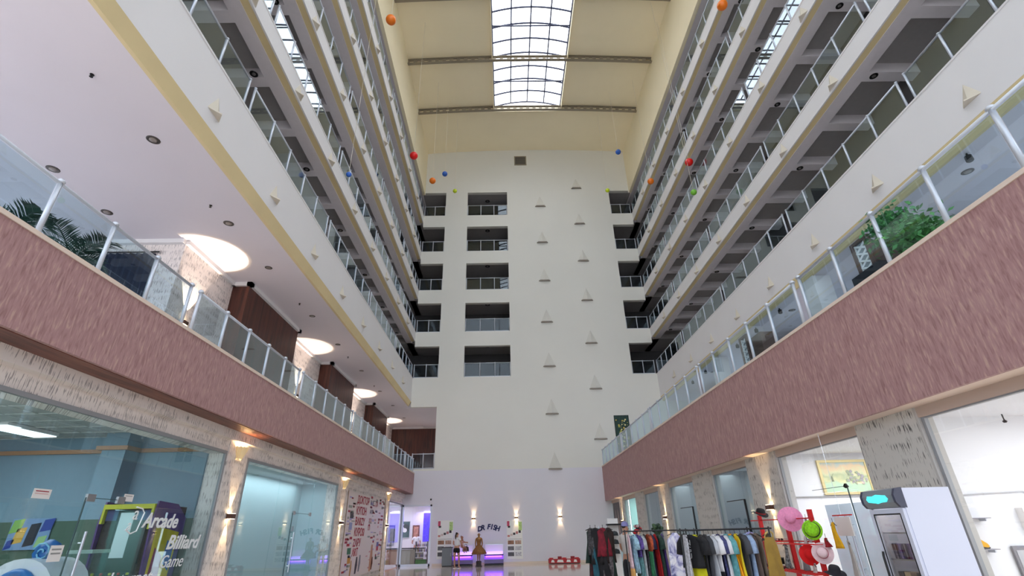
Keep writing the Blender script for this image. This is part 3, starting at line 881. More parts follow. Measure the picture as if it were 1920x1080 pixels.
build('top_knob', MB().lathe([(0.02, 0), (0.05, 0.03), (0.02, 0.08)], 10, (SR + 0.05, 9.75, 2.2)), M_black, d3)
for n, (ya, yb) in enumerate(((14.15, 15.3), (18.23, 19.5))):
    d = bpy.data.objects.new('door_%d' % (4 + n), None); COL.objects.link(d); d['kind'] = 'structure'
    build('door_edge', MB().box(SR + 0.05, SR + 0.09, ya - 0.02, ya + 0.02, 0, 2.26).box(SR + 0.06, SR + 0.08, ya, yb, 2.245, 2.265), M_black, d)
    build('handle', MB().tube([(SR + 0.02, ya + 0.1, 0.8), (SR + 0.02, ya + 0.1, 1.6)], 0.016, 8), M_black, d)

# small notices on the arcade glass
def notice(label, y, z, w, h, cols):
    t = thing('glass_notice', label, 'notice', (SL + 0.012, y, z), 0, 'notices on the arcade glass')
    build('sheet', MB().box(0, 0.004, 0, w, 0, h), M_white2, t)
    for i, c in enumerate(cols):
        build('print_line', MB().box(0.004, 0.006, w * 0.12, w * 0.85, h * (0.7 - 0.25 * i), h * (0.8 - 0.25 * i)), c, t)
notice('white and red sticker beside the upper door hinge on the arcade glass', 7.03, 2.14, 0.28, 0.12, [M_redtxt, mat('pale_pink', (230, 190, 190), 0.6)])
notice('pale sticker above the arcade machine on the glass', 8.72, 2.19, 0.22, 0.11, [mat('grey_print', (150, 150, 150), 0.6)])
notice('white paper notice low on the arcade door glass', 7.62, 1.38, 0.22, 0.2, [mat('grey_print', (150, 150, 150), 0.6)] * 2)

# white vinyl words on the arcade glass
t = thing('window_lettering', 'white words Arcade, Billiard, Game and Internet on the arcade glass', 'lettering', (SL + 0.01, 0, 0))
text('word', 'Arcade', 0.325, M_white_letter, t, (0, 9.36, 1.82), 'left', 0.28, sx=1.02, offset=0.008)
text('word', 'Billiard', 0.325, M_white_letter, t, (0, 10.17, 1.47), 'left', 0.28, sx=1.12, offset=0.008)
text('word', 'Game', 0.29, M_white_letter, t, (0, 10.1, 1.17), 'left', 0.28)
text('word', 'Internet', 0.32, M_white_letter, t, (0, 8.9, 0.955), 'left', 0.28, sx=1.0)
lg_ = MB()
pts = [(0, 8.98, 1.78), (0, 9.12, 1.72), (0, 9.25, 1.76), (0, 9.33, 2.04), (0, 9.26, 2.1), (0, 9.1, 2.12)]
lg_.tube(pts, 0.011, 6)
build('logo_outline', lg_, M_white_letter, t)
text('logo_letter', 'a', 0.30, M_white_letter, t, (0, 9.06, 1.93), 'left', 0.2)
text('logo_letter', 'a', 0.22, M_white_letter, t, (0, 8.99, 1.78), 'left', 0.2)

# ------------------------------------------------------------------ arcade shop contents
M_purple = mat('purple_laminate', (78, 48, 120), 0.4)
M_yel = mat('yellow_green_trim', (186, 186, 44), 0.45)
t = thing('arcade_machine', 'tall black arcade cabinet with yellow marquee frame and purple side behind glass', 'arcade machine', (-6.9, 10.0, 0))
build('cabinet', MB().box(-0.46, 0.46, 0.05, 0.95, 0, 2.2), M_black, t)
build('side_panel', MB().prism([(0.0, 0), (0.95, 0), (0.95, 2.0), (0.6, 2.24), (0.0, 2.27), (-0.06, 1.9), (0.0, 1.0)], 0.46, 0.49, 'x'), M_purple, t)
build('side_panel', MB().prism([(0.0, 0), (0.95, 0), (0.95, 2.0), (0.6, 2.24), (0.0, 2.27), (-0.06, 1.9), (0.0, 1.0)], -0.49, -0.46, 'x'), M_purple, t)
build('marquee_frame', MB().box(-0.46, 0.46, -0.06, 0.02, 2.14, 2.22).box(-0.46, -0.42, -0.06, 0.02, 1.9, 2.14).box(0.42, 0.46, -0.06, 0.02, 1.8, 2.14), M_yel, t)
build('marquee_art', MB().box(-0.4, -0.2, -0.01, 0.0, 1.95, 2.12).box(0.15, 0.4, -0.01, 0.0, 1.95, 2.12), mat('marquee_blue', (44, 58, 110), 0.5), t)
build('screen', MB().box(-0.36, 0.36, 0.0, 0.04, 1.25, 2.08), mat('dark_screen', (20, 21, 28), 0.4), t)
build('poster_glow', MB().box(-0.15, 0.1, -0.004, 0.0, 1.35, 2.08), mat('pale_screen_patch', (190, 204, 210), 0.5), t)  # plain pale panel over the middle of the dark screen
build('control_shelf', MB().prism([(-0.16, 0.95), (0.05, 0.95), (0.05, 1.14), (-0.16, 1.02)], -0.44, 0.44, 'x'), mat('dark_control', (38, 36, 42), 0.4), t)
for i in range(5): build('button', MB().lathe([(0.024, 0), (0.024, 0.03), (0.014, 0.036)], 10, (-0.3 + 0.15 * i, -0.06, 1.09)), mat('red_button', (200, 40, 40), 0.3) if i % 2 else M_yel, t)
build('coin_door', MB().box(-0.2, 0.2, 0.03, 0.06, 0.35, 0.75), M_dark, t)
build('side_decoration', MB().prism([(0.12, 1.0), (0.75, 0.7), (0.82, 1.75), (0.1, 1.85)], 0.49, 0.494, 'x'), mat('yellow_panel', (220, 196, 40), 0.5), t)
build('side_decoration', MB().prism([(0.18, 1.05), (0.5, 0.85), (0.45, 1.35), (0.2, 1.5)], 0.494, 0.498, 'x'), mat('red_blue_panel', (150, 60, 110), 0.5), t)
build('side_decoration', MB().prism([(0.5, 1.25), (0.74, 1.1), (0.74, 1.5), (0.52, 1.62)], 0.494, 0.498, 'x'), mat('blue_panel', (60, 110, 190), 0.5), t)

t = thing('kiddie_ride_booth', 'white rounded booth with blue arch and blue swirl crest behind the arcade glass', 'booth', (-6.85, 8.05, 0))
body = [(-0.5, 0), (-0.5, 1.0)] + [(-0.5 * math.cos(a * PI / 12) , 1.0 + 0.42 * math.sin(a * PI / 12)) for a in range(1, 12)] + [(0.5, 1.0), (0.5, 0)]
build('body', MB().prism(body, 0, 0.7, 'y'), mat('glossy_white_shell', (218, 222, 230), 0.25), t)
arch = [(-0.3 * math.cos(a * PI / 12), -0.02, 0.92 + 0.33 * math.sin(a * PI / 12)) for a in range(13)]
build('blue_arch', MB().tube([(-0.3, -0.02, 0.2)] + arch + [(0.3, -0.02, 0.2)], 0.05, 8), mat('deep_blue_plastic', (40, 110, 180), 0.3), t, smooth=True)
sp = [(0.05 + (0.02 + 0.009 * i) * math.cos(i * 0.7), 0.19, 1.49 + (0.02 + 0.009 * i) * math.sin(i * 0.7)) for i in range(14)]
build('crest', MB().lathe([(0.02, 1.36), (0.17, 1.38), (0.21, 1.47), (0.15, 1.6), (0.03, 1.66)], 16, (0.05, 0.3, 0), 1, 0.5), mat('blue_crest', (36, 100, 170), 0.3), t, smooth=True)
build('swirl', MB().tube(sp, 0.013, 6), mat('pale_blue_swirl', (130, 190, 225), 0.3), t, smooth=True)
mk = MB()
for i in range(5): mk.box(0.22 + 0.0 * i, 0.4 - 0.03 * abs(i - 2), -0.006, 0, 0.55 + 0.13 * i, 0.63 + 0.13 * i)
build('purple_mark', mk, M_purple, t)

t = thing('picture_poster', 'colourful blue, green and gold poster on the arcade end wall', 'poster', (-9.85, 11.48, 1.5))
build('sheet', MB().box(-0.42, 0.42, -0.02, 0, 0, 0.58), mat('poster_blue', (120, 150, 190), 0.5), t)
for (a, c, z0, z1, rgb) in ((-0.42, -0.2, 0.3, 0.58, (130, 180, 90)), (-0.3, -0.1, 0.1, 0.42, (214, 170, 80)), (-0.05, 0.16, 0.05, 0.5, (40, 44, 58)), (0.2, 0.42, 0.32, 0.58, (50, 70, 150)), (-0.42, -0.28, 0, 0.2, (50, 60, 150)), (0.18, 0.36, 0.04, 0.26, (150, 190, 130))):
    build('colour_patch', MB().prism([(a, z0), (c, z0 + 0.04), (c + 0.03, z1), (a + 0.04, z1 - 0.03)], -0.024, -0.02, 'y'), mat('poster_%d' % rgb[0], rgb, 0.5), t)
t = thing('ceiling_panel_light', 'long white panel light under the grey tile ceiling of the arcade', 'ceiling light', (-9.75, 10.3, 3.62))
build('housing', MB().box(-0.25, 0.25, -0.6, 0.6, 0.02, 0.09), M_white, t)
build('diffuser', MB().box(-0.23, 0.23, -0.58, 0.58, 0.0, 0.02), mat('panel_light', (250, 252, 255), 0.4, emit=(240, 250, 255), estr=2.0), t)
t = thing('display_case', 'small glazed display case with pale lid beside the black arcade cabinet', 'display case', (-6.75, 9.1, 0))
build('plinth', MB().box(-0.2, 0.2, -0.2, 0.2, 0, 0.5), mat('case_green', (70, 92, 84), 0.5), t)
build('glass_box', MB().box(-0.19, 0.19, -0.19, 0.19, 0.5, 1.45), G_shop, t)
build('lid', MB().box(-0.2, 0.2, -0.2, 0.2, 1.45, 1.5), mat('case_lid', (170, 196, 186), 0.4), t)

# ------------------------------------------------------------------ printed board on the left wall
t = thing('advertisement_board', 'tall cream wall board full of red lettering, flags and figures', 'board', (SL + 0.0, 0, 0))
build('board', MB().box(-0.03, 0.02, 20.95, 27.4, 0.15, 3.22), mat('cream_board', (232, 216, 210), 0.35), t)
build('side_frame', MB().box(0.0, 0.04, 27.4, 27.48, 0.1, 3.25), mat('gold_brown_frame', (150, 120, 80), 0.4), t)
build('side_frame', MB().box(0.0, 0.03, 20.9, 20.95, 0.1, 3.22), mat('gold_brown_frame', (150, 120, 80), 0.4), t)
big = [('DOCTOR', 2.80), ('BARZY', 2.42), ('VARZY', 2.04), ('KYPOSI', 1.66), ('ZARP', 1.28), ('ART', 0.95)]
big = [('ДОКТОР', 2.84, 0.4), ('КУПОН', 2.78 - 0.36, 0.4), ('ВАRZY', 2.02, 0.4), ('КУРОSI', 1.62, 0.4), ('ZАРУ', 1.24, 0.38), ('АRТ', 0.9, 0.38)]
for s_, z, h in big: text('red_word', s_, h, M_redtxt, t, (0.022, 22.3, z), 'left', 0, 0.002, sx=1.15, offset=0.012)
for s_, y, z, h, mm in (('RUS', 24.5, 2.85, 0.3, M_navy), ('ДА', 25.4, 2.85, 0.3, M_redtxt), ('ART', 24.5, 2.5, 0.26, M_navy), ('XIX', 24.45, 2.14, 0.26, M_redtxt), ('ЕВ', 24.4, 1.84, 0.26, M_redtxt)):
    text('small_word', s_, h, mm, t, (0.022, y, z), 'left', 0, 0.002, sx=1.2)
rp = random.Random(3)
pm_grey = mat('grey_green_print', (160, 160, 150), 0.6); pm_pink = mat('pink_print', (214, 160, 160), 0.6); pm_lil = mat('lilac_print', (190, 176, 214), 0.6)
for i in range(120):
    y = rp.choice([21.15, 21.45, 21.75, 24.5, 25.0, 25.5, 26.2, 26.7, 27.0]); z = 0.3 + 2.85 * rp.random()
    wd = rp.uniform(0.2, 0.5); hh = rp.uniform(0.03, 0.10)
    build('print_line', MB().box(0.02, 0.022, y, min(27.3, y + wd), z, z + hh), rp.choice([pm_grey, pm_pink, pm_lil, M_redtxt]), t)
for y, z, w_, h_, rgb in ((21.6, 0.98, 0.5, 0.22, (40, 110, 70)), (21.75, 0.66, 0.42, 0.2, (214, 150, 40)), (26.3, 0.98, 0.42, 0.18, (190, 50, 70)), (26.3, 1.16, 0.42, 0.18, (90, 90, 160)), (21.5, 2.25, 0.45, 0.22, (50, 40, 44)), (21.5, 1.85, 0.4, 0.25, (150, 160, 210))):
    build('flag', MB().box(0.02, 0.023, y, y + w_, z, z + h_), mat('flag_%d' % rgb[0], rgb, 0.5), t)
for y, z0, z1, w_, rgb in ((22.9, 0.25, 0.85, 0.35, (70, 56, 60)), (23.4, 0.3, 0.9, 0.3, (130, 128, 136)), (25.2, 0.2, 1.25, 0.5, (206, 150, 120)), (25.5, 0.25, 0.75, 0.35, (120, 66, 40)), (22.2, 0.2, 0.75, 0.22, (190, 140, 80))):
    build('printed_figure', MB().prism([(y, z0), (y + w_ * 0.6, z0), (y + w_, (z0 + z1) / 2), (y + w_ * 0.8, z1), (y + w_ * 0.3, z1), (y + 0.02, (z0 + z1) / 2)], 0.02, 0.024, 'x'), mat('figure_%d' % rgb[0], rgb, 0.6), t)

# ------------------------------------------------------------------ spa reception
M_counter = mat('olive_grey_counter', (140, 138, 120), 0.5)
t = thing('reception_desk', 'long grey-green reception desk with dark top and orange wooden end, in the spa', 'desk', (-6.0, 34.0, 0))
build('front_panel', MB().box(-0.65, 0.9, -0.03, 0.03, 0, 0.82), M_counter, t)
build('end_panel', MB().box(-1.35, -0.65, -0.02, 0.05, 0, 0.84), mat('orange_wood', (176, 116, 72), 0.5), t)
build('worktop', MB().box(-1.4, 0.95, -0.08, 0.55, 0.84, 0.9), M_dark, t)
t = thing('symbol_picture', 'dark teal framed picture of a black and white swirl circle', 'picture', (-6.67, 35.98, 1.93))
build('frame', MB().box(-0.33, 0.33, -0.03, 0.0, -0.5, 0.5), mat('pale_frame', (200, 204, 200), 0.4), t)
build('canvas', MB().box(-0.29, 0.29, -0.036, -0.03, -0.46, 0.46), mat('teal_canvas', (40, 74, 72), 0.5), t)
def disc(cx, cz, r, a0=0, a1=2 * PI, n=24): return [(cx + r * math.cos(a0 + (a1 - a0) * i / n), cz + r * math.sin(a0 + (a1 - a0) * i / n)) for i in range(n if a1 - a0 >= 2 * PI - 0.01 else n + 1)]
M_yw = mat('symbol_white', (236, 236, 232), 0.5); M_yb = mat('symbol_black', (14, 14, 16), 0.5)
R_ = 0.25
build('white_half', MB().prism(disc(0, 0.08, R_), -0.040, -0.036, 'y'), M_yw, t)
half = disc(0, 0.08, R_, -PI / 2, PI / 2, 20) + disc(0, 0.08 + R_ / 2, R_ / 2, PI / 2, -PI / 2 + 2 * PI * 0 , 10) if False else None
blk = [(R_ * math.sin(a * PI / 16), 0.08 - R_ * math.cos(a * PI / 16)) for a in range(17)]
blk += [(-R_ / 2 * math.sin(a * PI / 10), 0.08 + R_ / 2 + R_ / 2 * math.cos(a * PI / 10)) for a in range(1, 10)]
blk += [(0, 0.08)]
blk += [(R_ / 2 * math.sin(a * PI / 10), 0.08 - R_ / 2 + R_ / 2 * math.cos(a * PI / 10)) for a in range(1, 10)]
build('black_half', MB().prism(blk, -0.043, -0.040, 'y'), M_yb, t)
build('white_dot', MB().prism(disc(0, 0.08 - R_ / 2, 0.04, n=12), -0.047, -0.043, 'y'), M_yw, t)
build('black_dot', MB().prism(disc(0, 0.08 + R_ / 2, 0.04, n=12), -0.047, -0.040, 'y'), M_yb, t)
t = thing('framed_picture', 'small red-brown framed picture on the spa wall, right of the swirl picture', 'picture', (-5.95, 35.98, 1.73))
build('frame', MB().box(-0.22, 0.22, -0.03, 0, -0.44, 0.44), mat('maroon_frame', (110, 60, 56), 0.4), t)
build('canvas', MB().box(-0.15, 0.15, -0.036, -0.03, -0.35, 0.35), mat('warm_canvas', (186, 130, 110), 0.5, noise=0.3, scale=8), t)
t = thing('framed_picture', 'narrow dark framed picture at the left end of the spa wall', 'picture', (-7.55, 35.98, 1.6))
build('frame', MB().box(-0.22, 0.22, -0.03, 0, -0.6, 0.6), M_dark, t)
build('canvas', MB().box(-0.16, 0.16, -0.036, -0.03, -0.52, 0.52), mat('grey_canvas', (150, 150, 150), 0.5, noise=0.3, scale=8), t)
t = thing('lit_wall_niche', 'tall blue-violet glowing niche at the right of the spa reception', 'niche', (-5.1, 35.98, 0))
build('back_panel', MB().box(-0.4, 0.4, -0.02, 0, 1.2, 2.95), mat('violet_panel', (70, 50, 190), 0.5, emit=(80, 60, 230), estr=0.5), t)
build('light_strip', MB().box(-0.4, 0.4, -0.06, -0.02, 2.9, 2.97), mat('white_strip', (235, 225, 255), 0.4, emit=(225, 210, 255), estr=4), t)
build('screen', MB().box(0.0, 0.34, -0.04, -0.02, 1.25, 2.0), mat('navy_screen', (32, 30, 70), 0.3), t)
t = thing('product_shelf', 'spa product rack full of bottles over a green base, by the entrance glass', 'shelf', (-5.1, 33.2, 0))
build('base', MB().box(-0.32, 0.32, -0.12, 0.2, 0, 0.3), mat('green_base', (58, 110, 50), 0.7, noise=0.2, scale=14), t)
build('upright', MB().box(-0.36, -0.33, -0.15, 0.2, 0, 1.25), M_dark, t); build('upright', MB().box(0.33, 0.36, -0.15, 0.2, 0, 1.25), M_dark, t)
for z in (0.42, 0.7, 0.98): build('shelf_board', MB().box(-0.33, 0.33, -0.15, 0.2, z - 0.02, z), M_white, t)
bott = MB().lathe([(0.03, 0), (0.032, 0.12), (0.012, 0.15), (0.012, 0.19)], 8)
bm_ = [bott.mesh('bottle', mat('bottle_%d' % i, c, 0.3)) for i, c in enumerate(((60, 66, 90), (196, 190, 180), (120, 96, 70), (90, 60, 140)))]
for i, z in enumerate((0.42, 0.7, 0.98)):
    for j in range(7):
        o = put('bottle', bm_[(i + j) % 4], None, (-5.1 - 0.28 + 0.093 * j, 33.12, z))
        tag(o, 'small bottle on the spa product rack, %s shelf, %s from left' % (['bottom', 'middle', 'top'][i], ['first', 'second', 'third', 'fourth', 'fifth', 'sixth', 'seventh'][j]), 'bottle', 'bottles on the spa rack')
area('niche_light', (-5.3, 35.6, 3.0), (0, 0, 0), 0.8, 0.3, 18, (0.45, 0.35, 1.0))
area('violet_cove', (-7.6, 31.0, 3.35), (0, 0, 0), 1.5, 3, 25, (0.6, 0.42, 1.0))

# ------------------------------------------------------------------ people and the statue
def skin(name, joints, edges, m, parent, sub=2, root=None, loc=(0, 0, 0)):
    names = list(joints)
    me = bpy.data.meshes.new(name)
    me.from_pydata([joints[n][0] for n in names], [(names.index(a), names.index(c)) for a, c in edges], [])
    me.materials.append(m)
    o = bpy.data.objects.new(name, me); COL.objects.link(o)
    o.parent = parent; o.location = loc
    md = o.modifiers.new('skin', 'SKIN'); md.use_smooth_shade = True
    lay = me.skin_vertices[0] if me.skin_vertices else None
    if lay is None:
        bm = bmesh.new(); bm.from_mesh(me); bm.verts.layers.skin.verify(); bm.to_mesh(me); bm.free(); lay = me.skin_vertices[0]
    for i, n in enumerate(names):
        r = joints[n][1]
        lay.data[i].radius = r if isinstance(r, tuple) else (r, r)
        lay.data[i].use_root = (n == (root or names[0]))
    s2 = o.modifiers.new('sub', 'SUBSURF'); s2.levels = sub; s2.render_levels = sub
    return o


def chain(*n): return list(zip(n, n[1:]))


M_skin = mat('skin', (196, 146, 122), 0.55); M_skin2 = mat('skin_tan', (168, 112, 90), 0.55)
M_hair = mat('dark_hair', (34, 24, 22), 0.5)
def hand_edges(J, side, wrist, d, fist=True):
    """palm and five separate fingers continuing from a wrist along d"""
    w_ = Vector(J[wrist][0]); d = Vector(d).normalized(); a = d.cross(Vector((0, 1, 0.2))).normalized()
    E = []
    J[side + 'palm'] = (tuple(w_ + d * 0.06), (0.03, 0.02)); E.append((wrist, side + 'palm'))
    for i, (o, ln) in enumerate(((-0.026, 0.065), (-0.009, 0.08), (0.009, 0.075), (0.026, 0.058))):
        k1, k2 = side + 'f%da' % i, side + 'f%db' % i
        p = w_ + d * 0.075 + a * o
        J[k1] = (tuple(p + d * ln * 0.4), 0.010); J[k2] = (tuple(p + d * ln + Vector((0, 0, -0.015))), 0.008)
        E += [(side + 'palm', k1), (k1, k2)]
    k1, k2 = side + 't1', side + 't2'
    J[k1] = (tuple(w_ + d * 0.04 - a * 0.045), 0.011); J[k2] = (tuple(w_ + d * 0.075 - a * 0.06), 0.009)
    E += [(side + 'palm', k1), (k1, k2)]
    return E


def face(parent, c, fwd, s=1.0, m=None):
    """eyes, nose, mouth and ears on a head centred at c"""
    c = Vector(c); f = Vector(fwd).normalized(); r = f.cross(Vector((0, 0, 1)))
    e = MB()
    for sg in (-1, 1):
        p = c + f * 0.082 * s + r * 0.032 * s * sg
        e.lathe([(0.001, -0.010 * s), (0.010 * s, 0), (0.001, 0.010 * s)], 8, tuple(p))
    build('eyes', e, M_black, parent)
    p = c + f * 0.095 * s - Vector((0, 0, 0.025 * s))
    build('nose', MB().lathe([(0.016 * s, -0.015 * s), (0.012 * s, 0), (0.004 * s, 0.03 * s)], 8, tuple(p)), m, parent)
    p = c + f * 0.085 * s - Vector((0, 0, 0.06 * s))
    build('mouth', MB().lathe([(0.002, -0.006 * s), (0.02 * s, 0), (0.002, 0.006 * s)], 8, tuple(p)), mat('lips', (170, 90, 86), 0.5), parent)
    ea = MB()
    for sg in (-1, 1):
        p = c + r * 0.083 * s * sg
        ea.lathe([(0.006 * s, -0.03 * s), (0.016 * s, 0), (0.006 * s, 0.03 * s)], 8, tuple(p))
    build('ears', ea, m, parent)


# woman with ponytail carrying a child
t = thing('person', 'woman with dark ponytail, white top and black shorts carrying a child', 'person', (-2.68, 29.4, 0), math.radians(-25))
J = {'pelvis': ((0, 0, 0.93), (0.13, 0.10)), 'waist': ((0, 0, 1.08), (0.11, 0.085)), 'chest': ((0, 0, 1.27), (0.14, 0.10)), 'neck0': ((0, 0, 1.42), (0.065, 0.06)), 'neck': ((0, 0.01, 1.48), 0.048),
     'head': ((0, 0.02, 1.58), (0.078, 0.09)), 'crown': ((0, 0.01, 1.67), (0.065, 0.075)),
     'hipL': ((-0.09, 0, 0.88), 0.095), 'kneeL': ((-0.11, -0.02, 0.48), 0.058), 'ankL': ((-0.12, 0.03, 0.09), 0.038), 'toeL': ((-0.13, -0.0 + 0.14, 0.03), 0.032),
     'hipR': ((0.09, 0, 0.88), 0.095), 'kneeR': ((0.12, 0.04, 0.48), 0.058), 'ankR': ((0.13, 0.05, 0.09), 0.038), 'toeR': ((0.15, 0.18, 0.03), 0.032),
     'shL': ((-0.17, 0, 1.38), 0.055), 'elL': ((-0.25, 0.06, 1.12), 0.042), 'wrL': ((-0.10, 0.24, 1.04), 0.028),
     'shR': ((0.17, 0, 1.38), 0.055), 'elR': ((0.26, 0.06, 1.12), 0.042), 'wrR': ((0.14, 0.26, 1.10), 0.028)}
E_ = chain('pelvis', 'waist', 'chest', 'neck0', 'neck', 'head', 'crown') + chain('pelvis', 'hipL', 'kneeL', 'ankL', 'toeL') + chain('pelvis', 'hipR', 'kneeR', 'ankR', 'toeR') + chain('neck0', 'shL', 'elL', 'wrL') + chain('neck0', 'shR', 'elR', 'wrR')
E_ += hand_edges(J, 'L', 'wrL', (0.9, 0.3, 0)) + hand_edges(J, 'R', 'wrR', (-0.5, 0.7, 0.2))
skin('body', J, E_, M_skin, t)
JT = {k: ((J[k][0][0], J[k][0][1], J[k][0][2]), tuple(x + 0.02 for x in J[k][1]) if isinstance(J[k][1], tuple) else J[k][1] + 0.02) for k in ('waist', 'chest', 'neck0', 'shL', 'shR')}
JT['waist'] = ((0, 0, 1.0), (0.14, 0.115)); JT['mid'] = ((0, 0, 1.14), (0.135, 0.11))
JT['slL'] = ((-0.21, 0.03, 1.26), 0.062); JT['slR'] = ((0.21, 0.03, 1.26), 0.062); JT['neck0'] = ((0, 0, 1.40), (0.08, 0.075))
skin('shirt', JT, chain('waist', 'mid', 'chest', 'neck0') + chain('neck0', 'shL', 'slL') + chain('neck0', 'shR', 'slR'), mat('white_shirt', (232, 232, 236), 0.8), t)
JS = {'w': ((0, 0, 1.0), (0.135, 0.11)), 'h': ((0, 0, 0.9), (0.15, 0.12)), 'a': ((-0.1, 0, 0.82), 0.105), 'a2': ((-0.11, 0, 0.68), 0.095), 'c': ((0.1, 0, 0.82), 0.105), 'c2': ((0.11, 0.01, 0.68), 0.095)}
skin('shorts', JS, chain('w', 'h', 'a', 'a2') + chain('h', 'c', 'c2'), mat('black_cloth', (20, 20, 24), 0.85), t)
JH = {'t': ((0, -0.005, 1.66), (0.075, 0.085)), 'b': ((0, -0.045, 1.60), (0.075, 0.06)), 'tie': ((0, -0.12, 1.60), 0.025), 'p': ((0, -0.15, 1.5), 0.045), 'q': ((0, -0.13, 1.34), 0.018)}
skin('hair', JH, chain('t', 'b', 'tie', 'p', 'q'), M_hair, t)
face(t, (0, 0.03, 1.585), (0, 1, 0), 1.0, M_skin)
for sg in (-1, 1): build('sandal', MB().box(0.125 * sg - 0.045, 0.125 * sg + 0.045, -0.02, 0.21, 0.0, 0.02).tube([(0.125 * sg - 0.045, 0.14, 0.01), (0.13 * sg, 0.14, 0.065), (0.125 * sg + 0.045, 0.14, 0.01)], 0.008, 6), M_white2, t)

t = thing('child', 'small child in pink held in the arms of the ponytailed woman', 'person', (-2.45, 29.75, 0.92), math.radians(-115))
JC = {'pelvis': ((0, 0, 0.1), (0.085, 0.075)), 'chest': ((0, 0.01, 0.3), (0.085, 0.07)), 'neck0': ((0, 0.01, 0.40), (0.045, 0.04)), 'head': ((0, 0.0, 0.52), (0.072, 0.08)), 'crown': ((0, 0, 0.58), (0.06, 0.066)),
      'hl': ((-0.08, 0.06, 0.07), 0.055), 'kl': ((-0.12, 0.2, 0.0), 0.04), 'al': ((-0.11, 0.2, -0.18), 0.028), 'tl': ((-0.11, 0.27, -0.21), 0.022),
      'hr': ((0.08, 0.06, 0.07), 0.055), 'kr': ((0.12, 0.2, 0.0), 0.04), 'ar': ((0.11, 0.2, -0.18), 0.028), 'tr': ((0.11, 0.27, -0.21), 0.022),
      'sl': ((-0.1, 0, 0.36), 0.035), 'el': ((-0.15, 0.08, 0.26), 0.027), 'wl': ((-0.12, 0.19, 0.27), 0.02), 'sr': ((0.1, 0, 0.36), 0.035), 'er': ((0.15, 0.08, 0.26), 0.027), 'wr': ((0.12, 0.19, 0.27), 0.02)}
EC = chain('pelvis', 'chest', 'neck0', 'head', 'crown') + chain('pelvis', 'hl', 'kl', 'al', 'tl') + chain('pelvis', 'hr', 'kr', 'ar', 'tr') + chain('neck0', 'sl', 'el', 'wl') + chain('neck0', 'sr', 'er', 'wr')
EC += hand_edges(JC, 'L', 'wl', (0.2, 0.9, 0)) + hand_edges(JC, 'R', 'wr', (-0.2, 0.9, 0))
skin('body', JC, EC, M_skin2, t)
skin('dress', {'a': ((0, 0.05, 0.0), (0.12, 0.11)), 'b': ((0, 0.01, 0.14), (0.105, 0.095)), 'c': ((0, 0.01, 0.3), (0.1, 0.085)), 'd': ((0, 0.01, 0.39), (0.055, 0.05))}, chain('a', 'b', 'c', 'd'), mat('pink_cloth', (226, 178, 190), 0.85), t)
skin('hair', {'t': ((0, -0.01, 0.58), (0.068, 0.072)), 'b': ((0, -0.045, 0.53), (0.065, 0.045))}, chain('t', 'b'), mat('brown_hair', (84, 50, 36), 0.6), t)
face(t, (0, 0.005, 0.52), (0, 1, 0), 0.85, M_skin2)

# golden statue figure
M_gold = mat('bronze_gold', (150, 104, 52), 0.35, 0.4, noise=0.3, scale=16)
t = thing('statue', 'golden-brown statue of a woman in a flared dress on dark plinth', 'statue', (-1.58, 30.6, 0))
build('plinth', MB().box(-0.17, 0.17, -0.17, 0.17, 0, 0.04).lathe([(0.16, 0.04), (0.14, 0.12), (0.15, 0.24), (0.11, 0.27)], 14), mat('dark_plinth', (52, 42, 36), 0.5), t)
JM = {'pelvis': ((0, 0, 0.95), (0.10, 0.08)), 'waist': ((0, 0, 1.06), (0.085, 0.07)), 'chest': ((0, 0, 1.24), (0.125, 0.09)), 'neck0': ((0, 0, 1.38), (0.06, 0.055)), 'neck': ((0, 0, 1.43), 0.042), 'head': ((0, -0.01, 1.53), (0.07, 0.082)), 'crown': ((0, 0, 1.61), (0.06, 0.068)),
      'hl': ((-0.06, 0, 0.85), 0.08), 'kl': ((-0.055, 0, 0.58), 0.05), 'al': ((-0.05, 0, 0.33), 0.034), 'tl': ((-0.055, -0.09, 0.29), 0.028),
      'hr': ((0.06, 0, 0.85), 0.08), 'kr': ((0.055, 0, 0.58), 0.05), 'ar': ((0.05, 0, 0.33), 0.034), 'tr': ((0.055, -0.09, 0.29), 0.028),
      'sl': ((-0.155, 0, 1.34), 0.048), 'el': ((-0.19, 0.02, 1.1), 0.036), 'wl': ((-0.16, -0.05, 0.9), 0.025), 'sr': ((0.155, 0, 1.34), 0.048), 'er': ((0.19, 0.02, 1.1), 0.036), 'wr': ((0.16, -0.05, 0.9), 0.025)}
EM = chain('pelvis', 'waist', 'chest', 'neck0', 'neck', 'head', 'crown') + chain('pelvis', 'hl', 'kl', 'al', 'tl') + chain('pelvis', 'hr', 'kr', 'ar', 'tr') + chain('neck0', 'sl', 'el', 'wl') + chain('neck0', 'sr', 'er', 'wr')
EM += hand_edges(JM, 'L', 'wl', (0.05, -0.3, -1)) + hand_edges(JM, 'R', 'wr', (-0.05, -0.3, -1))
skin('body', JM, EM, M_gold, t)
dr = MB()
prof = [(0.13, 1.30), (0.115, 1.14), (0.10, 1.05), (0.19, 0.92), (0.31, 0.78), (0.40, 0.62), (0.37, 0.58)]
n = 28; rings = []
for r_, z in prof:
    k = len(dr.v)
    for j in range(n):
        a = 2 * PI * j / n
        f_ = 1 + (0.10 * math.cos(7 * a) if z < 0.95 else 0)
        dr.v.append((r_ * f_ * math.cos(a), 0.8 * r_ * f_ * math.sin(a), z))
    rings.append(k)
for a, c in zip(rings, rings[1:]):
    for j in range(n): dr.f.append((a + j, a + (j + 1) % n, c + (j + 1) % n, c + j))
build('dress', dr, mat('dark_gold_dress', (134, 88, 40), 0.5, 0.2, noise=0.35, scale=22), t, smooth=True)
face(t, (0, -0.015, 1.53), (0, -1, 0), 0.95, M_gold)
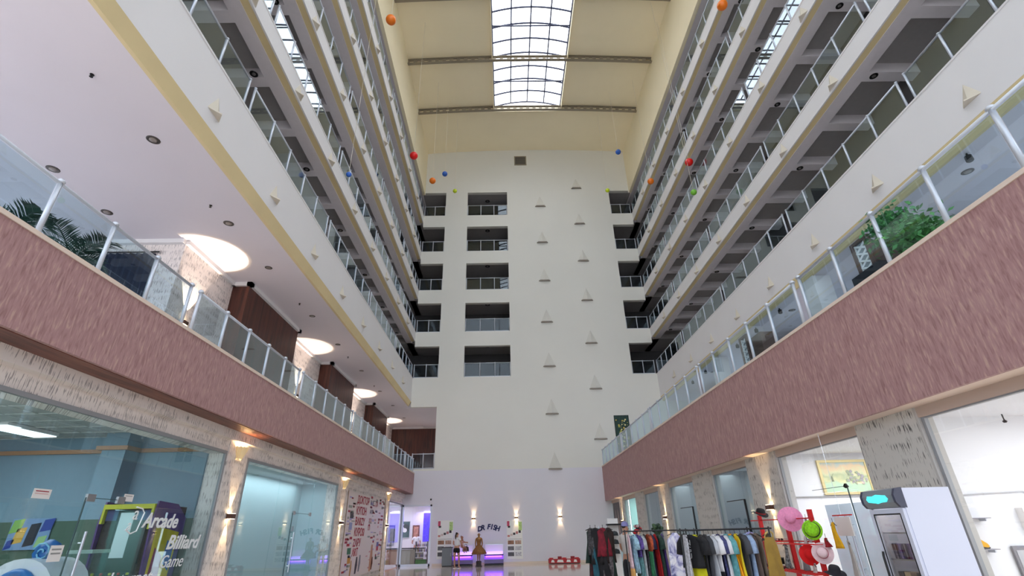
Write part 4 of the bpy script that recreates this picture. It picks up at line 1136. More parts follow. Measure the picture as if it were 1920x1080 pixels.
skin('hair', {'t': ((0, 0.01, 1.61), (0.066, 0.075)), 'b': ((0, 0.05, 1.52), (0.07, 0.045))}, chain('t', 'b'), mat('bronze_hair', (110, 74, 40), 0.4, 0.3), t)

def simple_person(label, loc, rz, shirt, legs, arms='down', cap=None, skinm=M_skin, seated=False):
    t = thing('person', label, 'person', loc, rz)
    J = {'pelvis': ((0, 0, 0.95), (0.14, 0.10)), 'waist': ((0, 0, 1.08), (0.125, 0.095)), 'chest': ((0, 0, 1.3), (0.16, 0.11)), 'neck0': ((0, 0, 1.47), (0.07, 0.065)), 'neck': ((0, 0, 1.52), 0.05), 'head': ((0, 0.02, 1.63), (0.078, 0.09)), 'crown': ((0, 0.01, 1.72), (0.066, 0.075)),
         'hl': ((-0.09, 0, 0.9), 0.095), 'kl': ((-0.1, 0, 0.5), 0.06), 'al': ((-0.1, 0, 0.09), 0.042), 'tl': ((-0.11, 0.14, 0.035), 0.036), 'hr': ((0.09, 0, 0.9), 0.095), 'kr': ((0.1, 0, 0.5), 0.06), 'ar': ((0.1, 0, 0.09), 0.042), 'tr': ((0.11, 0.14, 0.035), 0.036),
         'sl': ((-0.19, 0, 1.43), 0.058), 'el': ((-0.25, 0.02, 1.16), 0.044), 'wl': ((-0.22, 0.16, 0.98), 0.03),
         'sr': ((0.19, 0, 1.43), 0.058), 'er': ((0.26, 0.04, 1.18), 0.044), 'wr': ((0.2, 0.22, 1.12), 0.03)}
    if arms == 'up': J['er'] = ((0.27, 0.16, 1.36), 0.044); J['wr'] = ((0.2, 0.3, 1.52), 0.03)
    E = chain('pelvis', 'waist', 'chest', 'neck0', 'neck', 'head', 'crown') + chain('pelvis', 'hl', 'kl', 'al', 'tl') + chain('pelvis', 'hr', 'kr', 'ar', 'tr') + chain('neck0', 'sl', 'el', 'wl') + chain('neck0', 'sr', 'er', 'wr')
    E += hand_edges(J, 'L', 'wl', (0, 0.6, -0.8)) + hand_edges(J, 'R', 'wr', (-0.2, 0.8, 0.3))
    skin('body', J, E, skinm, t)
    T = {'w': ((0, 0, 0.98), (0.155, 0.12)), 'm': ((0, 0, 1.12), (0.145, 0.115)), 'c': ((0, 0, 1.3), (0.178, 0.13)), 'n': ((0, 0, 1.45), (0.085, 0.08)), 'sl': ((-0.19, 0, 1.43), 0.078), 'sl2': ((-0.235, 0.01, 1.26), 0.066), 'sr': ((0.19, 0, 1.43), 0.078), 'sr2': (tuple((Vector(J['sr'][0]) + Vector(J['er'][0])) * 0.5 + Vector((0, 0, -0.02))), 0.066)}
    skin('shirt', T, chain('w', 'm', 'c', 'n') + chain('n', 'sl', 'sl2') + chain('n', 'sr', 'sr2'), shirt, t)
    L_ = {'w': ((0, 0, 1.0), (0.15, 0.115)), 'h': ((0, 0, 0.92), (0.155, 0.12)), 'a': ((-0.095, 0, 0.85), 0.11), 'a1': ((-0.1, 0, 0.5), 0.078), 'a2': ((-0.1, 0, 0.12), 0.06), 'c': ((0.095, 0, 0.85), 0.11), 'c1': ((0.1, 0, 0.5), 0.078), 'c2': ((0.1, 0, 0.12), 0.06)}
    skin('trousers', L_, chain('w', 'h', 'a', 'a1', 'a2') + chain('h', 'c', 'c1', 'c2'), legs, t)
    skin('hair', {'t': ((0, -0.01, 1.71), (0.074, 0.08)), 'b': ((0, -0.05, 1.63), (0.072, 0.045))}, chain('t', 'b'), M_hair, t)
    face(t, (0, 0.03, 1.635), (0, 1, 0), 1.0, skinm)
    for sg in (-1, 1): build('shoe', MB().lathe([(0.05, 0), (0.05, 0.03), (0.04, 0.07), (0.02, 0.08)], 12, (0.105 * sg, 0.06, 0), 0.9, 2.4), M_black, t, smooth=True)
    if cap: build('cap', MB().lathe([(0.088, 1.69), (0.092, 1.72), (0.08, 1.78), (0.03, 1.81)], 16, (0, 0.01, 0), 1, 1.1).prism([(-0.08, 0.06), (0.08, 0.06), (0.06, 0.2), (-0.06, 0.2)], 1.69, 1.70, 'z'), cap, t, smooth=False)
    return t
simple_person('person in a white shirt standing behind the spa reception desk', (-5.75, 35.1, 0), PI, mat('white_shirt', (232, 232, 236), 0.8), mat('black_cloth', (20, 20, 24), 0.85))
simple_person('person in a lavender cap and pale shirt behind the clothes rails', (3.2, 15.0, 0), math.radians(-60), mat('pale_grey_shirt', (206, 200, 196), 0.85), mat('dark_trousers', (50, 50, 56), 0.85), 'up', mat('lavender_cap', (136, 136, 190), 0.7), M_skin)

# ------------------------------------------------------------------ far wall objects
t = thing('wall_lettering', 'curved dark blue words DR FISH on the far wall', 'lettering', (-1.1, YB - 0.005, 1.78))
letters = 'DR FISH'
for i, ch in enumerate(letters):
    if ch == ' ': continue
    a = (i - 3) / 3.0
    text('letter', ch, 0.36, M_navy, t, (a * 0.50, -0.003, 0.04 - 0.10 * a * a), 'back', 0.2, 0.004, offset=0.018, tilt=-0.14 * a, align='CENTER')
def fish_poster(label, x, z0):
    t = thing('poster_board', label, 'poster', (x, YB - 0.002, z0), 0, 'fish spa posters')
    build('board', MB().box(0, 0.9, -0.02, 0, 0, 1.98), mat('poster_white', (236, 236, 230), 0.5), t)
    def patch(a, c, e, g, rgb, nm='printed_patch', noise=0.35):
        build(nm, MB().box(a, c, -0.024, -0.02, e, g), mat('p_%d_%d_%d' % rgb, rgb, 0.6, noise=noise, scale=14), t)
    patch(0.02, 0.16, 1.68, 1.95, (196, 70, 100), 'flower'); patch(0.06, 0.2, 1.6, 1.7, (40, 40, 44), 'flower')
    patch(0.68, 0.88, 1.45, 1.9, (176, 206, 130), 'leaf_spray')
    for i in range(5): patch(0.04 + 0.16 * i, 0.17 + 0.16 * i, 1.12 + 0.05 * i, 1.22 + 0.06 * i, ((190, 120, 110), (210, 190, 180), (60, 56, 60), (170, 110, 110), (50, 44, 48))[i], 'fish_print')
    patch(0.03, 0.85, 1.0, 1.015, (90, 80, 76), 'rule_line', 0)
    for r_ in range(3):
        for c_ in range(2):
            patch(0.05 + 0.42 * c_, 0.40 + 0.42 * c_, 0.74 - 0.3 * r_, 0.94 - 0.3 * r_, ((150, 110, 84), (180, 150, 130), (110, 110, 110), (190, 190, 190), (90, 90, 90), (200, 200, 200))[2 * r_ + c_], 'photo')
fish_poster('tall white fish spa poster with photos, left of the woman', -4.05, 0.34)
fish_poster('tall white fish spa poster with photos, right of the violet tanks', -0.04, 0.26)
M_violet = mat('violet_glow', (120, 60, 220), 0.4, emit=(134, 70, 255), estr=0.9)
M_violet2 = mat('pale_violet_glow', (190, 150, 250), 0.4, emit=(196, 150, 255), estr=1.2)
def tank(label, x0, x1):
    t = thing('fish_spa_tank', label, 'fish tank', ((x0 + x1) / 2, YB - 0.5, 0), 0, 'violet fish spa tanks')
    w = (x1 - x0) / 2
    build('base', MB().box(-w, w, -0.28, 0.3, 0.0, 0.07), M_black, t)
    build('lower_panel', MB().box(-w, w, -0.25, 0.3, 0.1, 0.3), mat('violet_grey_panel', (120, 104, 160), 0.35), t)
    build('tank_glow', MB().box(-w, w, -0.24, 0.3, 0.3, 0.48), M_violet, t)
    build('rim', MB().box(-w, w, -0.3, 0.3, 0.48, 0.54), M_black, t)
    build('water', MB().box(-w + 0.03, w - 0.03, -0.22, 0.26, 0.54, 0.68), M_violet2, t)
    build('tank_glass', MB().box(-w, w, -0.25, -0.245, 0.54, 0.72), G_clear, t)
    build('seat_back', MB().box(-w, w, 0.34, 0.46, 0.6, 1.0), M_white, t)
    build('seat_cap', MB().box(-w, w, 0.32, 0.48, 1.0, 1.03), M_metal, t)
tank('low violet-lit fish spa tank behind the carrying woman', -3.05, -1.98)
tank('low violet-lit fish spa tank right of the golden statue', -1.3, -0.25)
area('violet_tank_light', (-0.78, YB - 0.75, 0.5), (PI / 2, 0, 0), 0.9, 0.2, 5, (0.5, 0.3, 1))
area('violet_tank_light', (-2.5, YB - 0.75, 0.5), (PI / 2, 0, 0), 0.9, 0.2, 5, (0.5, 0.3, 1))
t = thing('side_cabinet', 'plain grey waist-high cabinet under the left fish spa poster', 'cabinet', (-3.38, YB - 0.55, 0))
build('body', MB().box(-0.28, 0.28, -0.2, 0.2, 0.04, 0.92), mat('mid_grey_laminate', (124, 130, 134), 0.5), t)
build('top', MB().box(-0.3, 0.3, -0.22, 0.22, 0.92, 0.95), M_dark, t)
build('plinth', MB().box(-0.26, 0.26, -0.18, 0.18, 0, 0.04), M_black, t)
build('door_handle', MB().tube([(0.2, -0.215, 0.5), (0.2, -0.215, 0.66)], 0.01, 6), M_metal, t)
t = thing('handbag', 'dark handbag on the rim of the left violet tank', 'bag', (-2.35, YB - 0.62, 0.72))
build('bag_body', MB().prism([(-0.18, 0), (0.18, 0), (0.15, 0.2), (0.05, 0.25), (-0.1, 0.24), (-0.17, 0.16)], -0.08, 0.08, 'y'), mat('dark_brown_leather', (52, 36, 38), 0.5), t)
build('strap', MB().tube([(-0.1, 0, 0.22), (-0.06, 0, 0.34), (0.04, 0, 0.35), (0.08, 0, 0.23)], 0.012, 6), M_black, t)
# red bench with cartons
t = thing('goods_bench', 'long low red bench with white print by the far wall', 'bench', (3.13, YB - 0.6, 0))
build('box_body', MB().box(-0.87, 0.87, -0.2, 0.2, 0.03, 0.24), mat('red_bench', (176, 30, 38), 0.5), t)
build('foot_rail', MB().box(-0.85, 0.85, -0.18, 0.18, 0, 0.03), M_black, t)
for a, c in ((-0.75, -0.55), (-0.42, -0.05), (0.1, 0.35), (0.5, 0.7)): build('white_print', MB().prism([(a, 0.08), (c, 0.07), (c - 0.04, 0.19), (a + 0.05, 0.2)], -0.204, -0.2, 'y'), M_white2, t)
for i in range(7):
    o = build('carton', MB().box(-0.1, 0.1, -0.13, 0.13, 0, 0.05 + 0.03 * (i % 3)), mat('carton_%d' % (i % 3), ((196, 40, 46), (226, 214, 214), (150, 30, 40))[i % 3], 0.6), None, (3.13 - 0.72 + 0.24 * i, YB - 0.6, 0.24))
    tag(o, '%s carton on the red bench, %s from left' % (('red', 'white', 'dark red')[i % 3], ['first', 'second', 'third', 'fourth', 'fifth', 'sixth', 'seventh'][i]), 'carton', 'cartons on the red bench')
t = thing('security_camera', 'tiny black camera on the far wall above the spa door', 'camera', (-4.5, YB, 3.5))
build('bracket', MB().tube([(0, 0, 0), (0, -0.1, -0.02)], 0.012, 6), M_white, t)
build('housing', MB().lathe([(0.02, 0.05), (0.05, 0.02), (0.05, -0.03), (0.02, -0.06)], 12, (0, -0.12, -0.03)), M_black, t)
# flower picture on the far wall, right
t = thing('flower_painting', 'tall dark teal painting of golden flowers on the far wall', 'painting', (7.38, YB - 0.002, 5.9))
build('frame', MB().box(-0.47, 0.47, -0.05, 0, -0.0, 2.28), M_dark, t)
build('canvas', MB().box(-0.44, 0.44, -0.056, -0.05, 0.03, 2.25), mat('dark_teal_canvas', (24, 60, 54), 0.6, noise=0.5, scale=5), t)
rq = random.Random(5)
for i in range(46):
    x = rq.gauss(-0.02, 0.16); z = rq.uniform(0.35, 2.0); s_ = rq.uniform(0.02, 0.06)
    x = max(-0.36, min(0.36, x))
    build('painted_petal', MB().prism(disc(x, z, s_, n=7), -0.0605 - 0.0004 * i, -0.0565 - 0.0004 * i, 'y'), mat('gold_petal_%d' % (i % 3), ((214, 190, 90), (176, 180, 80), (226, 220, 160))[i % 3], 0.6), t)
# ------------------------------------------------------------------ drinks fridge
t = thing('drinks_fridge', 'tall white drinks fridge with glass door and cyan lit header by the grey pillar', 'fridge', (4.57, 6.17, 0))
M_fw = mat('fridge_white', (214, 218, 236), 0.35)
build('side_wall', MB().box(0.0, 0.58, 0, 0.03, 0.08, 1.97), M_fw, t)
build('side_wall', MB().box(0.0, 0.58, 0.57, 0.6, 0.08, 1.97), M_fw, t)
build('back_wall', MB().box(0.55, 0.58, 0.03, 0.57, 0.08, 1.97), M_fw, t)
build('roof_panel', MB().box(0.02, 0.58, 0.03, 0.57, 1.94, 1.97), M_fw, t)
build('floor_panel', MB().box(0.0, 0.58, 0.03, 0.57, 0.08, 0.3), M_fw, t)
for a in (0.04, 0.5):
    for c in (0.04, 0.52): build('foot', MB().lathe([(0.02, 0), (0.02, 0.08)], 8, (a + 0.02, c + 0.02, 0)), M_black, t)
head = [(0.02, 1.76), (-0.05, 1.77), (-0.085, 1.82), (-0.09, 1.9), (-0.06, 1.965), (0.02, 1.98)]
hb = MB()
k = len(hb.v)
build('header', MB().prism(head, 0.03, 0.57, 'y'), mat('header_grey', (128, 134, 142), 0.35), t)
build('header_end', MB().prism([(x * 1.06, z) for x, z in head], -0.005, 0.03, 'y'), mat('header_end_navy', (66, 68, 88), 0.4), t)
build('header_end', MB().prism([(x * 1.06, z) for x, z in head], 0.57, 0.605, 'y'), mat('header_end_navy', (66, 68, 88), 0.4), t)
sg = [(0.12, 1.86), (0.15, 1.83), (0.25, 1.825), (0.3, 1.815), (0.36, 1.825), (0.46, 1.835), (0.49, 1.865), (0.46, 1.905), (0.37, 1.9), (0.3, 1.915), (0.22, 1.905), (0.15, 1.9)]
build('lit_sign', MB().prism(sg, -0.098, -0.088, 'x'), mat('cyan_sign', (80, 232, 232), 0.4, emit=(70, 236, 238), estr=1.0), t)
df = MB().box(-0.035, 0.0, 0.01, 0.07, 0.3, 1.755).box(-0.035, 0.0, 0.53, 0.59, 0.3, 1.755).box(-0.035, 0, 0.07, 0.53, 1.70, 1.755).box(-0.035, 0, 0.07, 0.53, 0.3, 0.36)
dd = build('door', df, M_fw, t)
build('gasket', MB().box(-0.037, -0.033, 0.065, 0.08, 0.36, 1.70).box(-0.037, -0.033, 0.52, 0.535, 0.36, 1.70).box(-0.037, -0.033, 0.07, 0.53, 1.69, 1.705), M_black, dd)
build('door_glass', MB().box(-0.022, -0.016, 0.07, 0.53, 0.36, 1.70), glass('fridge_glass', (0.88, 0.86, 0.82), 0.03), dd)
build('door_handle', MB().tube([(-0.05, 0.55, 0.9), (-0.06, 0.55, 0.95), (-0.06, 0.55, 1.25), (-0.05, 0.55, 1.3)], 0.012, 6), M_dark, dd)
for z in (0.62, 0.92, 1.22, 1.50):
    sh = MB()
    for i in range(12): sh.box(0.03, 0.52, 0.05 + 0.044 * i, 0.056 + 0.044 * i, z - 0.006, z)
    sh.box(0.03, 0.04, 0.04, 0.56, z - 0.012, z + 0.004)
    build('wire_shelf', sh, M_metal, t)
l = bpy.data.lights.new('fridge_lamp', 'AREA'); l.shape = 'RECTANGLE'; l.size = 0.1; l.size_y = 0.4; l.energy = 1.6; l.color = (1, 0.95, 0.85)  # unseen light, added inside the fridge so the cans show
o = bpy.data.objects.new('fridge_lamp', l); COL.objects.link(o); o.location = (4.68, 6.47, 1.92)
can = MB().lathe([(0.026, 0), (0.031, 0.008), (0.031, 0.155), (0.025, 0.165)], 12)
cans = [can.mesh('can', mat('can_%d' % i, c, 0.3, 0.3)) for i, c in enumerate(((110, 96, 150), (90, 84, 110), (220, 40, 40), (50, 70, 170), (160, 140, 130)))]
for i in range(6):
    o = put('drink_can', cans[(3, 2, 0, 1, 0, 1)[i]], None, (4.66, 6.27 + 0.082 * i, 1.22))
    tag(o, '%s drink can on the upper filled fridge shelf, %s from the near side' % (('blue', 'red', 'lilac', 'grey-violet', 'lilac', 'grey-violet')[i], ['first', 'second', 'third', 'fourth', 'fifth', 'sixth'][i]), 'can', 'cans in the fridge')
bx_ = MB().box(-0.05, 0.05, -0.045, 0.045, 0, 0.17)
for i in range(5):
    o = build('drink_carton', bx_, mat('dcarton_%d' % (i % 3), ((206, 190, 160), (90, 84, 96), (150, 130, 120))[i % 3], 0.5), None, (4.68, 6.28 + 0.1 * i, 0.92))
    tag(o, 'carton on the lower fridge shelf, %s from the near side' % ['first', 'second', 'third', 'fourth', 'fifth'][i], 'carton', 'cartons in the fridge')

# ------------------------------------------------------------------ clothes rails
M_rail = mat('rail_steel', (60, 60, 62), 0.35, 0.7)
def rail(label, x0, x1, y, z):
    t = thing('clothes_rail', label, 'clothes rail', ((x0 + x1) / 2, y, 0), 0, 'clothes rails')
    w = (x1 - x0) / 2
    build('hanging_bar', MB().tube([(-w - 0.05, 0, z), (w + 0.05, 0, z)], 0.014, 8), M_rail, t)
    for sg in (-1, 1):
        build('upright', MB().tube([(sg * w, 0, 0.09), (sg * w, 0, z + 0.03)], 0.015, 8), M_rail, t)
        build('foot_bar', MB().tube([(sg * w, -0.28, 0.085), (sg * w, 0.28, 0.085)], 0.015, 8), M_rail, t)
        for q in (-0.26, 0.26): build('caster', MB().prism(disc(0, 0.035, 0.035, n=12), -0.012, 0.012, 'x'), M_black, t, (sg * w, q, 0))
    build('lower_bar', MB().tube([(-w, 0, 0.2), (w, 0, 0.2)], 0.012, 8), M_rail, t)
rail('black clothes rail nearer the camera, full of hanging garments', 2.98, 4.52, 9.5, 1.57)
rail('black clothes rail farther from the camera, full of hanging garments', 2.66, 4.05, 12.5, 1.57)

KINDS_ = {'tee': [(0, .05), (.03, .13), (.09, .2), (.4, .2), (1, .21)],
          'dress': [(0, .05), (.04, .12), (.09, .17), (.35, .15), (.6, .2), (1, .25)],
          'long': [(0, .05), (.03, .14), (.07, .2), (.5, .2), (1, .22)],
          'strap': [(0, .11), (.02, .13), (.15, .15), (.4, .15), (1, .24)]}
def garment(label, x, y, ztop, L_, kind, m, rz=0.0, th=0.035, sleeves=True, patch=None, group='garments on the nearer clothes rail', cat='garment', fold=0.026, width=1.0):
    t = thing('hanging_garment', label, cat, (x, y, ztop), rz, group)
    rr = random.Random(label)
    ph = rr.random() * 6
    prof = KINDS_[kind]
    def hw(f):
        for (a, w0), (b_, w1) in zip(prof, prof[1:]):
            if f <= b_: return (w0 + (w1 - w0) * (f - a) / (b_ - a)) * width
        return prof[-1][1] * width
    def loft(f0, f1, grow=0.0):
        mb = MB(); n = 12; rows_ = 9; idx = []
        for i in range(rows_):
            f = f0 + (f1 - f0) * i / (rows_ - 1)
            w = hw(f) + grow; k = len(mb.v)
            for j in range(2 * n):
                a = 2 * PI * j / (2 * n)
                yv = w * math.cos(a)
                xv = (th + grow) * math.sin(a) * (0.6 + 0.6 * f) + fold * f * math.sin(ph + yv * 34) + 0.01 * math.sin(ph * 2 + f * 5)
                mb.v.append((xv, yv, -f * L_))
            idx.append(k)
        for a, c in zip(idx, idx[1:]):
            for j in range(2 * n): mb.f.append((a + j, a + (j + 1) % (2 * n), c + (j + 1) % (2 * n), c + j))
        mb.f.append(tuple(idx[0] + j for j in range(2 * n))); mb.f.append(tuple(idx[-1] + j for j in reversed(range(2 * n))))
        return mb
    if patch:
        f_, pm = patch
        build('upper_cloth', loft(0, f_), m, t, smooth=True); build('lower_cloth', loft(f_, 1.0), pm, t, smooth=True)
    else:
        build('cloth', loft(0, 1), m, t, smooth=True)
    if sleeves and kind in ('tee', 'long'):
        for sg in (-1, 1):
            build('sleeve', MB().tube([(0, sg * 0.15, -0.05), (0.01, sg * 0.22, -0.13), (0.015, sg * 0.25, -0.30)], [0.05, 0.06, 0.065], 8), m, t, smooth=True)
    build('hanger', MB().tube([(0, -0.18, -0.05), (0, 0, 0.0), (0, 0.18, -0.05)], 0.008, 6).tube([(0, 0, 0), (0, 0, 0.03), (0, 0.014, 0.05), (0, 0.0, 0.066), (0, -0.012, 0.06)], 0.004, 5), M_rail, t)
    return t
def cl(n, rgb, noise=0.06, scale=8, **k): return mat('cloth_' + n, rgb, 0.85, noise=noise, scale=scale, **k)
c_wh, c_gy, c_bk, c_nv = cl('white', (226, 226, 230)), cl('grey', (150, 152, 156)), cl('black', (24, 24, 28)), cl('navy', (30, 32, 66))
near = [('white and grey striped trousers at the left end', 3.04, 1.0, 'strap', cl('stripe', (190, 190, 198), 0.35, 30), None),
        ('black printed T-shirt', 3.13, 0.50, 'tee', c_bk, None),
        ('long lime yellow dress', 3.21, 1.3, 'dress', cl('lime', (218, 212, 24), 0.04), None),
        ('long black coat', 3.31, 1.05, 'long', cl('coat', (30, 30, 34)), None),
        ('dark charcoal shirt beside the black coat', 3.38, 0.85, 'tee', cl('charcoal', (56, 58, 64)), None),
        ('silver grey shirt', 3.46, 0.7, 'tee', cl('silver', (178, 182, 190)), None),
        ('white T-shirt over black trousers', 3.54, 1.1, 'long', c_wh, (0.5, c_bk)),
        ('navy striped shirt', 3.62, 0.8, 'tee', cl('navystripe', (60, 64, 110), 0.5, 26), None),
        ('pale grey-white blouse', 3.69, 0.72, 'tee', cl('palewhite', (214, 216, 222)), None),
        ('teal and white top', 3.76, 0.62, 'tee', cl('teal', (96, 160, 166), 0.3, 14), None),
        ('bright orange dress', 3.84, 0.95, 'dress', cl('orange', (244, 160, 20)), None),
        ('yellow-green dress next to the orange one', 3.92, 0.9, 'dress', cl('yellow', (224, 204, 40)), None),
        ('slate dark jacket', 4.01, 1.0, 'long', cl('slate', (70, 72, 80)), None),
        ('light blue denim shirt', 4.10, 0.95, 'long', cl('denim', (150, 172, 206), 0.2, 14), None),
        ('mauve-brown long dress', 4.19, 1.05, 'dress', cl('mauve', (116, 98, 92)), None),
        ('pale teal skirt hanging low', 4.27, 1.1, 'dress', cl('taupe', (130, 114, 100)), (0.6, cl('paleteal', (150, 190, 196)))),
        ('olive brown dress at the right end', 4.46, 1.1, 'dress', cl('olive', (96, 84, 56)), None)]
for i, (lb, x, L_, kd, m_, pt) in enumerate(near):
    rz_ = 0.65 if 'lime' in lb or 'printed T' in lb else random.uniform(-0.12, 0.12)
    g_ = garment(lb + ' of the nearer clothes rail' if 'end' in lb else lb + ' on the nearer clothes rail', x, 9.5, 1.50, L_, kd, m_, rz_, patch=pt)
    if 'printed T' in lb:
        for q, ch in enumerate('NGU'): text('printed_letter', ch, 0.12, mat('grey_letter', (176, 176, 178), 0.6), g_, (-0.066, 0.05, -0.16 - 0.1 * q), 'right')
dt = garment('mustard strap dress turned to the front of the nearer clothes rail', 4.33, 9.16, 1.44, 1.0, 'strap', cl('mustard', (150, 120, 50), 0.15, 6), -PI / 2 + 0.45, sleeves=False, th=0.05)
for sg in (-1, 1): build('strap', MB().tube([(0, sg * 0.1, -0.01), (0.02, sg * 0.09, 0.05), (0.03, sg * 0.04, 0.08)], 0.014, 6), cl('mustard_light', (196, 170, 100)), dt)
far = [('pink and white long dress at the left end', 2.74, 1.2, 'dress', cl('pinkwhite', (222, 190, 200), 0.2, 18), (0.55, cl('peach', (226, 170, 100), 0.2, 9))),
       ('pale blue flowered shirt', 2.83, 0.75, 'tee', cl('paleblue', (150, 186, 206), 0.35, 22), None),
       ('red and blue beach shirt over teal cloth', 2.92, 0.9, 'long', cl('redblue', (90, 70, 140), 0.6, 16), (0.5, cl('tealgrey', (96, 140, 144), 0.4, 16))),
       ('grey-white patterned trousers', 3.0, 1.1, 'long', cl('greywhite', (168, 172, 176), 0.25, 12), None),
       ('black and white print dress', 3.08, 1.05, 'dress', cl('bwprint', (60, 60, 66), 0.9, 26), None),
       ('orange-red and green print top', 3.16, 0.85, 'tee', cl('orangered', (176, 80, 50), 0.5, 12), (0.4, cl('green', (60, 132, 92), 0.3, 12))),
       ('navy swim shorts', 3.24, 1.0, 'long', c_nv, None),
       ('deep red long dress', 3.33, 1.1, 'dress', cl('deepred', (176, 24, 30), 0.2, 10), None),
       ('dark green print shirt', 3.41, 0.9, 'tee', cl('darkgreen', (36, 60, 52), 0.4, 18), None),
       ('violet long dress', 3.5, 1.15, 'dress', cl('violet', (88, 64, 136), 0.2, 10), None),
       ('yellow and black print top', 3.86, 0.6, 'tee', cl('yellowblack', (214, 180, 40), 0.7, 10), None),
       ('dark striped cardigan at the right end', 3.99, 1.0, 'long', cl('darkstripe', (60, 58, 66), 0.5, 22), None)]
for lb, x, L_, kd, m_, pt in far:
    garment(lb + ' of the farther clothes rail' if 'end' in lb else lb + ' on the farther clothes rail', x, 12.5, 1.50, L_, kd, m_, random.uniform(-0.15, 0.15), patch=pt, group='garments on the farther clothes rail')
garment('lilac and white tie-dye dress facing front on the farther clothes rail', 3.68, 12.17, 1.52, 1.15, 'long', streaks('cloth_tiedye', [(84, 88, 140), (170, 170, 208), (226, 226, 240), (240, 240, 246)], (5, 5, 5), 0.85, 0.7, 0.1, 2.5), PI / 2 + 0.2, group='garments on the farther clothes rail', sleeves=False, th=0.05)

# ------------------------------------------------------------------ round stand of dark bags
M_bag = mat('black_bag', (26, 22, 26), 0.5); M_bag2 = mat('maroon_bag', (66, 22, 32), 0.5); M_bag3 = mat('grey_print_bag', (96, 90, 94), 0.6, noise=0.6, scale=14); M_bag4 = mat('green_bag', (22, 44, 38), 0.5)
t = thing('bag_stand', 'round chrome stand hung with dark bags near the far wall', 'stand', (2.33, 14.0, 0))
build('pole', MB().tube([(0, 0, 0.03), (0, 0, 1.7)], 0.02, 8), M_metal, t)
build('base', MB().lathe([(0.28, 0), (0.28, 0.02), (0.04, 0.04)], 18), M_metal, t)
for z in (1.62, 1.2): build('ring', MB().tube([(0.24 * math.cos(a * PI / 10), 0.24 * math.sin(a * PI / 10), z) for a in range(21)], 0.01, 6), M_metal, t)
for z in (1.62, 1.2):
    for a in range(4): build('spoke', MB().tube([(0, 0, z), (0.24 * math.cos(a * PI / 2), 0.24 * math.sin(a * PI / 2), z)], 0.008, 6), M_metal, t)
rb_ = random.Random(21)
DARKS = [('black', cl('sblack', (24, 22, 26), 0.3, 10)), ('maroon', cl('smaroon', (62, 20, 30), 0.4, 12)), ('grey printed', cl('sgrey', (96, 90, 94), 0.8, 16)), ('dark green', cl('sgreen', (24, 46, 40), 0.3, 12)),
         ('black and white', cl('sbw', (70, 68, 72), 0.95, 20)), ('wine red', cl('swine', (120, 22, 40), 0.4, 10)), ('brown-black', cl('sbrown', (44, 32, 30), 0.4, 12)), ('teal', cl('steal', (36, 88, 104), 0.3, 8))]
for lv, (z, n) in enumerate(((1.60, 8), (1.18, 8))):
    for a in range(n):
        an = a * 2 * PI / n + 0.2 + lv * 0.35
        nm_, mm = DARKS[(0, 2, 1, 3, 4, 0, 5, 6)[a] if lv == 0 else (6, 4, 0, 1, 7, 0, 2, 3)[a]]
        garment('%s wrap on the round stand, %s ring%s' % (nm_, ['upper', 'lower'][lv], ', second of its colour' if nm_ == 'black' and a == 5 else ''), 2.33 + 0.24 * math.cos(an), 14.0 + 0.24 * math.sin(an), z + 0.06,
                rb_.uniform(0.55, 0.8) if lv == 0 else rb_.uniform(0.55, 0.85), rb_.choice(['long', 'dress', 'strap']), mm, an + rb_.uniform(-0.4, 0.4), th=0.05, sleeves=False, group='wraps on the round stand', cat='garment', fold=0.03, width=rb_.uniform(0.75, 1.0))

# white display column with caps
t = thing('cap_display', 'narrow white display column with a dark top shelf beyond the clothes rails', 'display stand', (3.48, 18.0, 0))
build('column', MB().box(-0.17, 0.17, 0.05, 0.1, 0, 1.95), M_white2, t)
build('base', MB().box(-0.2, 0.2, -0.15, 0.15, 0, 0.04), M_white2, t)
build('top_shelf', MB().box(-0.24, 0.24, -0.2, 0.05, 1.74, 1.79), M_dark, t)
for z in (1.44, 1.2, 0.93): build('peg', MB().tube([(0, 0.05, z + 0.05), (0, -0.12, z + 0.05)], 0.01, 6), M_metal, t)
def cap_(label, loc, m_, s=1.0, group=None, rz=0.0):
    t = thing('cap', label, 'cap', loc, rz, group)
    build('crown', MB().lathe([(0.1 * s, 0), (0.1 * s, 0.05 * s), (0.075 * s, 0.1 * s), (0.01, 0.12 * s)], 14), m_, t, smooth=True)
    build('peak', MB().prism([(-0.09 * s, -0.05 * s), (0.09 * s, -0.05 * s), (0.07 * s, -0.19 * s), (-0.07 * s, -0.19 * s)], 0.0, 0.012, 'z'), m_, t)
    return t
for j, z in enumerate((1.44, 1.2, 0.93)):
    cap_('dark grey cap on the white display column, %s from top' % ['first', 'second', 'third'][j], (3.47, 17.9, z), cl('darkcap', (56, 58, 60)), 1.15, 'caps on the display column')
# bunches beyond the rails
def bunch(label, loc, cols, r, n, cat, name, parts='blossom'):
    t = thing(name, label, cat, loc)
    build('stem', MB().tube([(0, 0, -loc[2]), (0, 0, 0)], 0.018, 6), M_dark, t)
    build('base', MB().lathe([(0.14, -loc[2]), (0.14, -loc[2] + 0.02), (0.03, -loc[2] + 0.05)], 12), M_dark, t)
    rq = random.Random(label)
    for i in range(n):
        p = Vector((rq.gauss(0, 1), rq.gauss(0, 1), rq.gauss(0, 1))).normalized() * r * rq.uniform(0.4, 1)
        build(parts, MB().lathe([(0.01, -0.04), (0.05, -0.02), (0.055, 0.02), (0.02, 0.045)], 8, tuple(p)), rq.choice(cols), t, smooth=True)
    return t
bunch('red and black bunch of hats on a stand beyond the clothes rails', (3.76, 16.0, 1.62), [mat('bunch_red', (190, 30, 44), 0.6), M_bag, M_bag, mat('bunch_pale', (190, 170, 170), 0.7)], 0.13, 20, 'hat stand', 'hat_bunch', 'hat')
